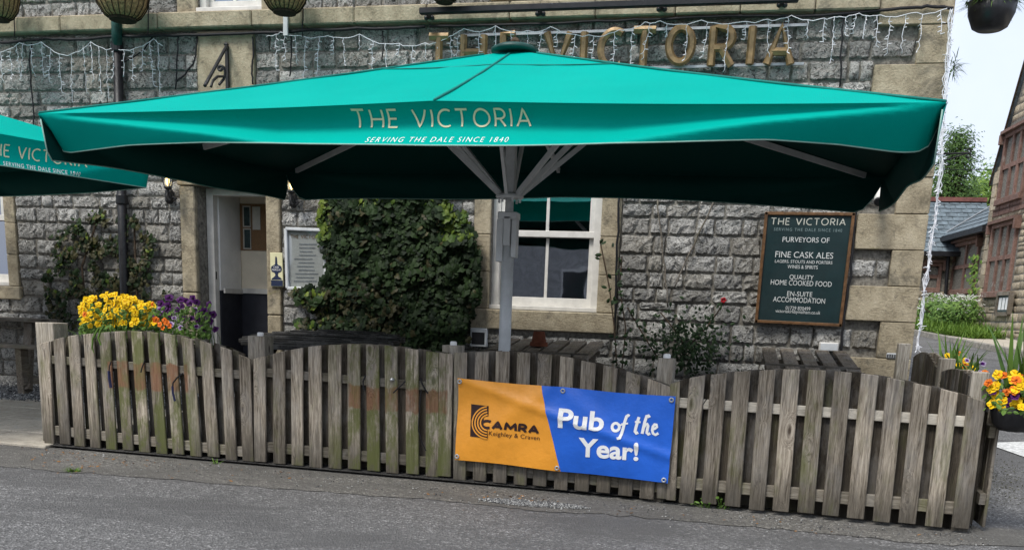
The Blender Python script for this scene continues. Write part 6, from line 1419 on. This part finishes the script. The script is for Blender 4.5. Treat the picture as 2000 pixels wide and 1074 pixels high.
def far_courses(par, z0, z1, s0, s1, rects_, fat, m, lim, vis_fn, hr=(.14, .2), wr=(.22, .5)):
    P = lambda u_, v_, d_: fat(u_, v_, d_ - .02); rest = MB(); out = []
    for s in courses(z0, z1, s0, s1, rects_, hr, wr):
        if not vis_fn(s): continue
        x, y, d = proj(fat((s[0] + s[1]) / 2, (s[2] + s[3]) / 2)); out.append((-(1 if (1770 < x < 2010 and 0 < y < 690) else 0) * (s[1] - s[0]) * (s[3] - s[2]), s))
    out.sort()
    for i, (_, s) in enumerate(out):
        if i < lim and _ < 0: q = MB(); stone_mesh(q, *s, P, .007, .022, 4, 3); q.build('stone', m, par, smooth=True, recalc=False)
        else: stone_mesh(rest, *s, P, .007, .022, 4, 3)
    if rest.v: tagit(rest.build('more_stones', m, par, smooth=True, recalc=False), kind='stuff')
wr_ = [(w_[0] - .2, w_[1] + .2, w_[2] - .16, w_[3] + .26) for w_ in (W1, W2)]
def under(s):
    sm = (s[0] + s[1]) / 2; return s[3] < zE + sl_ * (SL / 2 - abs(sm - SL / 2)) - .08
zpl = hs(HH(1905, 612))[1]
far_courses(hw_, 1.0, zpl, -.06, SL, [], lambda a_, b_, d_=0.0: hat(a_, b_, d_ + .09), M['far_stone'], 60, lambda s: True, (.12, .17), (.25, .55))
far_courses(hw_, zpl, zP, 0, SL, wr_, hat, M['far_stone'], 230, under)
q = MB(); q.pts8([hat(-.1, .6, 0), hat(SL, .6, 0), hat(SL, .6, .075), hat(-.1, .6, .075), hat(-.1, zpl, 0), hat(SL, zpl, 0), hat(SL, zpl, .075), hat(-.1, zpl, .075)]); q.build('plinth', M['mortar'], hall)
for z_ in (W1[3] + .3, W2[2] - .28):
    x = 0
    while x < SL: q = MB(); q.pts8([hat(x + .01, z_, -.02), hat(x + .68, z_, -.02), hat(x + .68, z_, .02), hat(x + .01, z_, .02), hat(x + .01, z_ + .15, -.02), hat(x + .68, z_ + .15, -.02), hat(x + .68, z_ + .15, .02), hat(x + .01, z_ + .15, .02)]); q.build('band_stone', M['red_stone'], hall); x += .7
k_ = 0; z_ = zpl
while z_ < zE - .1: L = (.42, .24)[k_ % 2]; q = MB(); q.pts8([hat(-.03, z_ + .006, -.3), hat(L, z_ + .006, -.3), hat(L, z_ + .006, .03), hat(-.03, z_ + .006, .03), hat(-.03, z_ + .3, -.3), hat(L, z_ + .3, -.3), hat(L, z_ + .3, .03), hat(-.03, z_ + .3, .03)]); q.build('quoin', M['far_stone'], hall, bevel=.01); z_ += .306; k_ += 1
for sg in (0, 1):
    a_, b_ = (-.12, zE - sl_ * .1), (SL / 2, zP + .02)
    if sg: a_ = (SL + .12, a_[1])
    q = MB(); q.prism([hat(a_[0], a_[1], .06), hat(b_[0], b_[1], .06), hat(b_[0], b_[1] + .07, .06), hat(a_[0], a_[1] + .07, .06)], HN * -8.3); ro = q.build('roof', M['slate'], hall)
    q = MB(); q.prism([hat(a_[0], a_[1] - .03, .09), hat(b_[0], b_[1] - .03, .09), hat(b_[0], b_[1] + .08, .09), hat(a_[0], a_[1] + .08, .09)], HN * -.03); q.build('barge_board', M['bark'], hall)
# glazed notice case on the hall
hn = thing('notice_case', 'wooden glazed notice case on the brown stone hall', 'notice board', HH(1968, 617)); s0, z0 = hs(HH(1955, 614)); s1, z1 = hs(HH(1986, 572))
for (a_, b_, c_, d_, nm, m) in ((s0, s1, z0, z1, 'back', 'poster_dark'), (s0 - .03, s0 + .05, z0, z1, 'frame', 'bench'), (s1 - .05, s1 + .03, z0, z1, 'frame', 'bench'), (s0, s1, z1 - .05, z1 + .04, 'frame', 'bench'), (s0, s1, z0 - .04, z0 + .05, 'frame', 'bench')):
    q = MB(); o0, o1 = (.05, .11) if nm == 'back' else (.05, .15); q.pts8([hat(a_, c_, o0), hat(b_, c_, o0), hat(b_, c_, o1), hat(a_, c_, o1), hat(a_, d_, o0), hat(b_, d_, o0), hat(b_, d_, o1), hat(a_, d_, o1)]); q.build(nm, M[m], hn)
for k in range(3): q = MB(); a_ = s0 + .09 + (s1 - s0 - .16) * k / 3; b_ = a_ + (s1 - s0) * .22; q.add([hat(a_, z0 + .1, .114), hat(b_, z0 + .1, .114), hat(b_, z1 - .1, .114), hat(a_, z1 - .1, .114)], [(0, 1, 2, 3)]); q.build('notice', M['letter_white'], hn)
# wing with hipped slate roof, continuing along the road
wing = thing('school_wing', 'low stone wing with hipped slate roof left of the brown hall', 'building', (7.4, 18.6, 1.1))
sa = hs(HH(1850, 540, -.25))[0]; ze2 = hs(HH(1850, 468, -.25))[1]
wat = lambda s_, z_, o=0.0: hat(s_, z_, o - .25)
q = MB(); q.prism([wat(sa, .6, -.02), wat(-.0, .6, -.02), wat(-.0, ze2, -.02), wat(sa, ze2, -.02)], HN * -4); ww_ = q.build('wall', M['mortar'], wing)
a_ = hs(HH(1866, 500, -.25)); b_ = hs(HH(1910, 500, -.25)); WW = (a_[0], b_[0], hs(HH(1866, 566, -.25))[1], hs(HH(1866, 484, -.25))[1]); tudor(wing, WW, 2, wat)
far_courses(ww_, 1.0, ze2, sa, -.02, [(WW[0] - .2, WW[1] + .2, WW[2] - .16, WW[3] + .26)], wat, M['far_stone'], 70, lambda s: True)
rise = hs(HH(1925, 400, -.25))[1] - ze2; e0, e1, e2 = wat(sa - .3, ze2, .32), wat(.0, ze2, .32), wat(0, ze2 + 1.5, -1.7); r0 = wat(sa + 1.4, ze2 + 1.5, -1.7); bk = wat(sa - .3, ze2, -4)
q = MB(); q.add([e0, e1, e2, r0, bk], [(0, 1, 2, 3), (4, 0, 3)]); wro = q.build('roof', M['slate'], wing)
def slates(par, A, B, C, D, rows, cols, m):                # A,B eaves; D,C top
    me = None
    for j in range(rows):
        f0, f1 = j / rows, (j + 1.25) / rows
        for i in range(cols):
            g0, g1 = (i + (.5 if j % 2 else 0)) / cols, (i + 1 + (.5 if j % 2 else 0)) / cols
            if g1 > 1.001: g1 = 1
            if g1 - g0 < .01: continue
            n_ = (B - A).cross(D - A).normalized(); n_ = n_ if n_.z > 0 else -n_
            lo0, lo1 = A.lerp(B, g0 + .004), A.lerp(B, g1 - .004); hi0, hi1 = D.lerp(C, g0 + .004), D.lerp(C, g1 - .004); P = []
            for lift, (x, y, f) in ((.03, (lo0, hi0, f0)), (.03, (lo1, hi1, f0)), (.008, (lo1, hi1, min(1, f1))), (.008, (lo0, hi0, min(1, f1)))): P.append(x.lerp(y, f) + n_ * (lift + R_.uniform(0, .006)))
            q = MB(); q.pts8([p - n_ * .008 for p in P] + P); q.build('slate', m, par)
M['slate2'] = M['slate']
slates(wro, e0, e1, e2, r0, 9, 8, M['slate'])
q = MB(); q.bar(e0 + Vector((0, 0, -.07)), e1 + Vector((0, 0, -.07)), .14, .13); q.build('gutter', M['black'], wing); q = MB(); q.bar(e0 + Vector((0, 0, .02)), r0 + Vector((0, 0, .04)), .16, .03); q.build('lead_hip', M['steel'], wro)
# low range behind, facing the camera
low = thing('school_range', 'low slate-roofed stone range behind, half hidden by the pub corner', 'building', (4.5, 20.6, 1.1))
YL = 20.4; LW = lambda x, y: W(x, y, YL); zel = LW(1815, 490).z; zrl = W(1850, 393, YL + 2.2).z; x0, x1 = .5, LW(1900, 520).x
lat = lambda s_, z_, o=0.0: Vector((s_, YL - o, z_))
q = MB(); q.b2((x0, YL + .02, .6), (x1, YL + 4.4, zel)); lw_ = q.build('wall', M['mortar'], low); wl = (LW(1812, 540).x, LW(1831, 540).x, LW(1820, 562).z, LW(1820, 520).z); tudor(low, wl, 1, lat)
far_courses(lw_, 1.0, zel, x0, x1, [(wl[0] - .2, wl[1] + .2, wl[2] - .16, wl[3] + .26)], lat, M['far_stone'], 60, lambda s: s[1] > 3.2)
q = MB(); q.add([(x0, YL - .3, zel - .05), (x1 + .6, YL - .3, zel - .05), (x1 + .6, YL + 2.2, zrl), (x0, YL + 2.2, zrl), (x1 + .6, YL + 4.7, zel), (x0, YL + 4.7, zel)], [(0, 1, 2, 3), (3, 2, 4, 5)]); lro = q.build('roof', M['slate'], low)
slates(lro, Vector((3.8, YL - .3, zel - .05)), Vector((x1 + .6, YL - .3, zel - .05)), Vector((x1 + .6, YL + 2.2, zrl)), Vector((3.8, YL + 2.2, zrl)), 12, 11, M['slate'])
q = MB(); q.b2((x0, YL + 2.05, zrl - .02), (x1 + .6, YL + 2.35, zrl + .1)); q.build('ridge_tiles', M['ridge_tile'], low); q = MB(); q.b2((x0, YL - .42, zel - .16), (x1, YL - .28, zel - .03)); q.build('gutter', M['black'], low)
q = MB(); q.tube([LW(1850, 494) + Vector((0, -.2, 0)), LW(1842, 600) + Vector((0, -.2, 0))], .05, 8); q.build('downpipe', M['black'], low)
# verge: grass, bushes with white cow parsley
vg = [(4.35, 16.9), (4.72, 14.8), (5.2, 13.6), (5.95, 13.9), (5.8, 16.9), (5.6, 20.2), (4.3, 20.2)]
q = MB(); q.add([(x, y, hz(x, y) + .125) for x, y in vg], [tuple(range(len(vg)))]); o = q.build('grass_verge', M['grass_ground']); tagit(o, kind='structure')
gr = MB(); vis_ = 0
while vis_ < 5200:
    x, y = R_.uniform(4.2, 6), R_.uniform(13.4, 19.8)
    if not inpoly(x, y, vg): continue
    vis_ += 1; blade(gr, Vector((x, y, hz(x, y) + .12)), Vector((R_.gauss(0, .5), R_.gauss(0, .5), 1)), R_.uniform(.15, .4), .022, R_.uniform(.2, 1.2), 3)
tagit(gr.build('verge_grass', M['grass'], recalc=False), kind='stuff')
for (px, py, d, rx, rz, lab) in ((1868, 618, 23.2, .62, .42, 'rounded green bush dotted with white cow parsley by the school'), (1826, 612, 25.6, .5, .4, 'smaller green bush beside pub corner in front of the low range')):
    c_ = CAM + ray(px, py) * d; zg = hz(c_.x, c_.y) + .12; r_ = thing('cow_parsley_bush', lab, 'bush', (c_.x, c_.y, zg)); fo = MB(); fl = MB()
    for _ in range(2400):
        v_ = Vector((R_.gauss(0, 1), R_.gauss(0, 1), R_.gauss(0, 1))).normalized() * (R_.random() ** .33); lump = 1 + .25 * noise.noise(v_ * 2.5); p = Vector((c_.x + v_.x * rx * lump, c_.y + v_.y * rx * .8 * lump, max(zg, zg + rz + v_.z * rz * lump))); leaf(fo, p, v_ + Vector((0, -.4, .5)), R_.uniform(.05, .1), R_.uniform(0, 6.28), 'oval')
    tagit(fo.build('foliage', M['bush'], r_, recalc=False), kind='stuff')
    for _ in range(120):
        a = R_.uniform(0, 6.28); p = Vector((c_.x + math.cos(a) * rx * R_.random(), c_.y - rx * .5 * R_.random(), zg + rz * R_.uniform(1.0, 2.1)))
        for _2 in range(6): leaf(fl, p + Vector((R_.gauss(0, .03), R_.gauss(0, .03), R_.gauss(0, .012))), Vector((0, -.5, 1)), .03, R_.uniform(0, 6), 'oval')
    tagit(fl.build('blossom', M['parsley'], r_, recalc=False), kind='stuff'); q = MB()
    for _ in range(8): q.tube([Vector((c_.x + R_.gauss(0, .08), c_.y + R_.gauss(0, .08), zg)), Vector((c_.x + R_.gauss(0, .3), c_.y + R_.gauss(0, .25), zg + rz * 1.4))], .012, 4)
    q.build('stem', M['bark'], r_)
q = MB(); fo = MB(); base = HH(1903, 605, .2)   # pale climber on the wing corner
cl = thing('wall_climber', 'pale green climbing plant at the corner of hall and wing', 'plant', base)
for _ in range(110): f = R_.random(); p = HH(1902 + R_.gauss(0, 4) - 3 * (1 - f), 605 - 105 * f, .15) ; leaf(fo, p + Vector((R_.gauss(0, .05), 0, 0)), Vector((-1, -.6, .5)), R_.uniform(.08, .15), R_.uniform(0, 6.28), 'oval')
tagit(fo.build('foliage', M['tree'], cl, recalc=False), kind='stuff'); q.tube([HH(1901, 640, .1), HH(1902, 560, .12), HH(1903, 505, .12)], .02, 5); q.build('stem', M['bark'], cl)
# overhead wire
q = MB(); q.tube([CAM + ray(1820, 331) * 34, CAM + ray(1960, 332) * 34], .012, 4); tagit(q.build('overhead_wire', M['rubber'], loc=CAM + ray(1820, 331) * 34), 'thin overhead wire above the low slate roof', 'wire')

# ------------------------------------------------------------------ trees behind
def tree(name, lab, base, H, rad, kind, nclump, m, lsize, trunk=.25):
    base = Vector(base); r_ = thing(name, lab, 'tree', base, 'trees behind the school'); q = MB(); q.tube([base + Vector((0, 0, -.2)), base + Vector((.1, 0, H * .35)), base + Vector((0, .1, H * .8))], [trunk, trunk * .7, trunk * .2], 8)
    fo = MB()
    for _ in range(nclump):
        if kind == 'conifer':
            f = R_.random() ** .8; z = H * (.12 + .88 * f); rr = rad * (1 - f) ** .75 * R_.uniform(.5, 1.12) + .1; a = R_.random() * 6.28; c_ = base + Vector((math.cos(a) * rr, math.sin(a) * rr, z - rr * .25)); sg = .28
        else:
            v_ = Vector((R_.gauss(0, 1), R_.gauss(0, 1), R_.gauss(0, 1))).normalized() * R_.uniform(.6, 1.05); lump = 1 + .35 * noise.noise(v_ * 2 + base); c_ = base + Vector((v_.x * rad * lump, v_.y * rad * lump, H * .58 + v_.z * H * .42 * lump)); sg = .42
        if R_.random() < .12: q.tube([base + Vector((0, 0, H * R_.uniform(.25, .6))), c_], [trunk * .25, .02], 4)
        for _2 in range(16): v2_ = Vector((R_.gauss(0, sg), R_.gauss(0, sg), R_.gauss(0, sg * .7))); leaf(fo, c_ + v2_, v2_ + Vector((0, -.2, .5)), lsize * R_.uniform(.6, 1.3), R_.uniform(0, 6.28), 'oval' if kind != 'conifer' else 'needle')
    q.build('trunk', M['bark'], r_); tagit(fo.build('crown', M[m], r_, recalc=False), kind='stuff')
def tb_(px, d): p = CAM + ray(px, 600) * d; return (p.x, p.y, hz(p.x, p.y))
def tH(px, d, py): b_ = tb_(px, d); return (zat(b_, py) - b_[2]) * .97
tree('conifer_tree', 'tall dark green conifer just right of the pub corner', tb_(1832, 42), tH(1832, 42, 246), 1.5, 'conifer', 620, 'conifer', .17)
tree('broadleaf_tree', 'pale green rounded tree above the slate roofs near the hall', tb_(1905, 47), tH(1905, 47, 326), 1.9, 'round', 520, 'tree', .17)
tree('broadleaf_tree', 'duller grey-green tree further back between conifer and rounded tree', tb_(1882, 58), tH(1882, 58, 330), 2.2, 'round', 260, 'bush', .3)
tree('broadleaf_tree', 'leafy tree crown low behind the ridge next to the hall gable', tb_(1932, 52), tH(1932, 52, 322), 2.4, 'round', 260, 'bush', .3)
tree('broadleaf_tree', 'green tree mostly hidden by the pub corner behind the conifer', tb_(1790, 50), tH(1790, 50, 330), 2.5, 'round', 260, 'tree', .3)

# ------------------------------------------------------------------ house across the road, seen only as a reflection in the windows
op = thing('opposite_house', 'stone house across the road mirrored in the window panes', 'house', (-5, -24, 0))
q = MB(); q.b2((-16, -32, -.1), (9, -24, 5.2)); ow = q.build('wall', M['house_stone'], op)
q = MB(); q.prism([(-16.4, -23.6, 5.1), (-16.4, -28, 8.0), (-16.4, -32.4, 5.1)], (25.8, 0, 0)); q.build('roof', M['slate'], op)
for x in (-13, -9.5, -6, -2.5, 1, 4.5):
    for z in (1.2, 3.5): q = MB(); q.b2((x, -24.02, z), (x + 1.1, -23.95, z + 1.5)); w_ = q.build('window', M['white_paint'], op); q = MB(); q.b2((x + .1, -23.94, z + .1), (x + 1.0, -23.93, z + 1.4)); q.build('pane', M['far_glass'], w_)
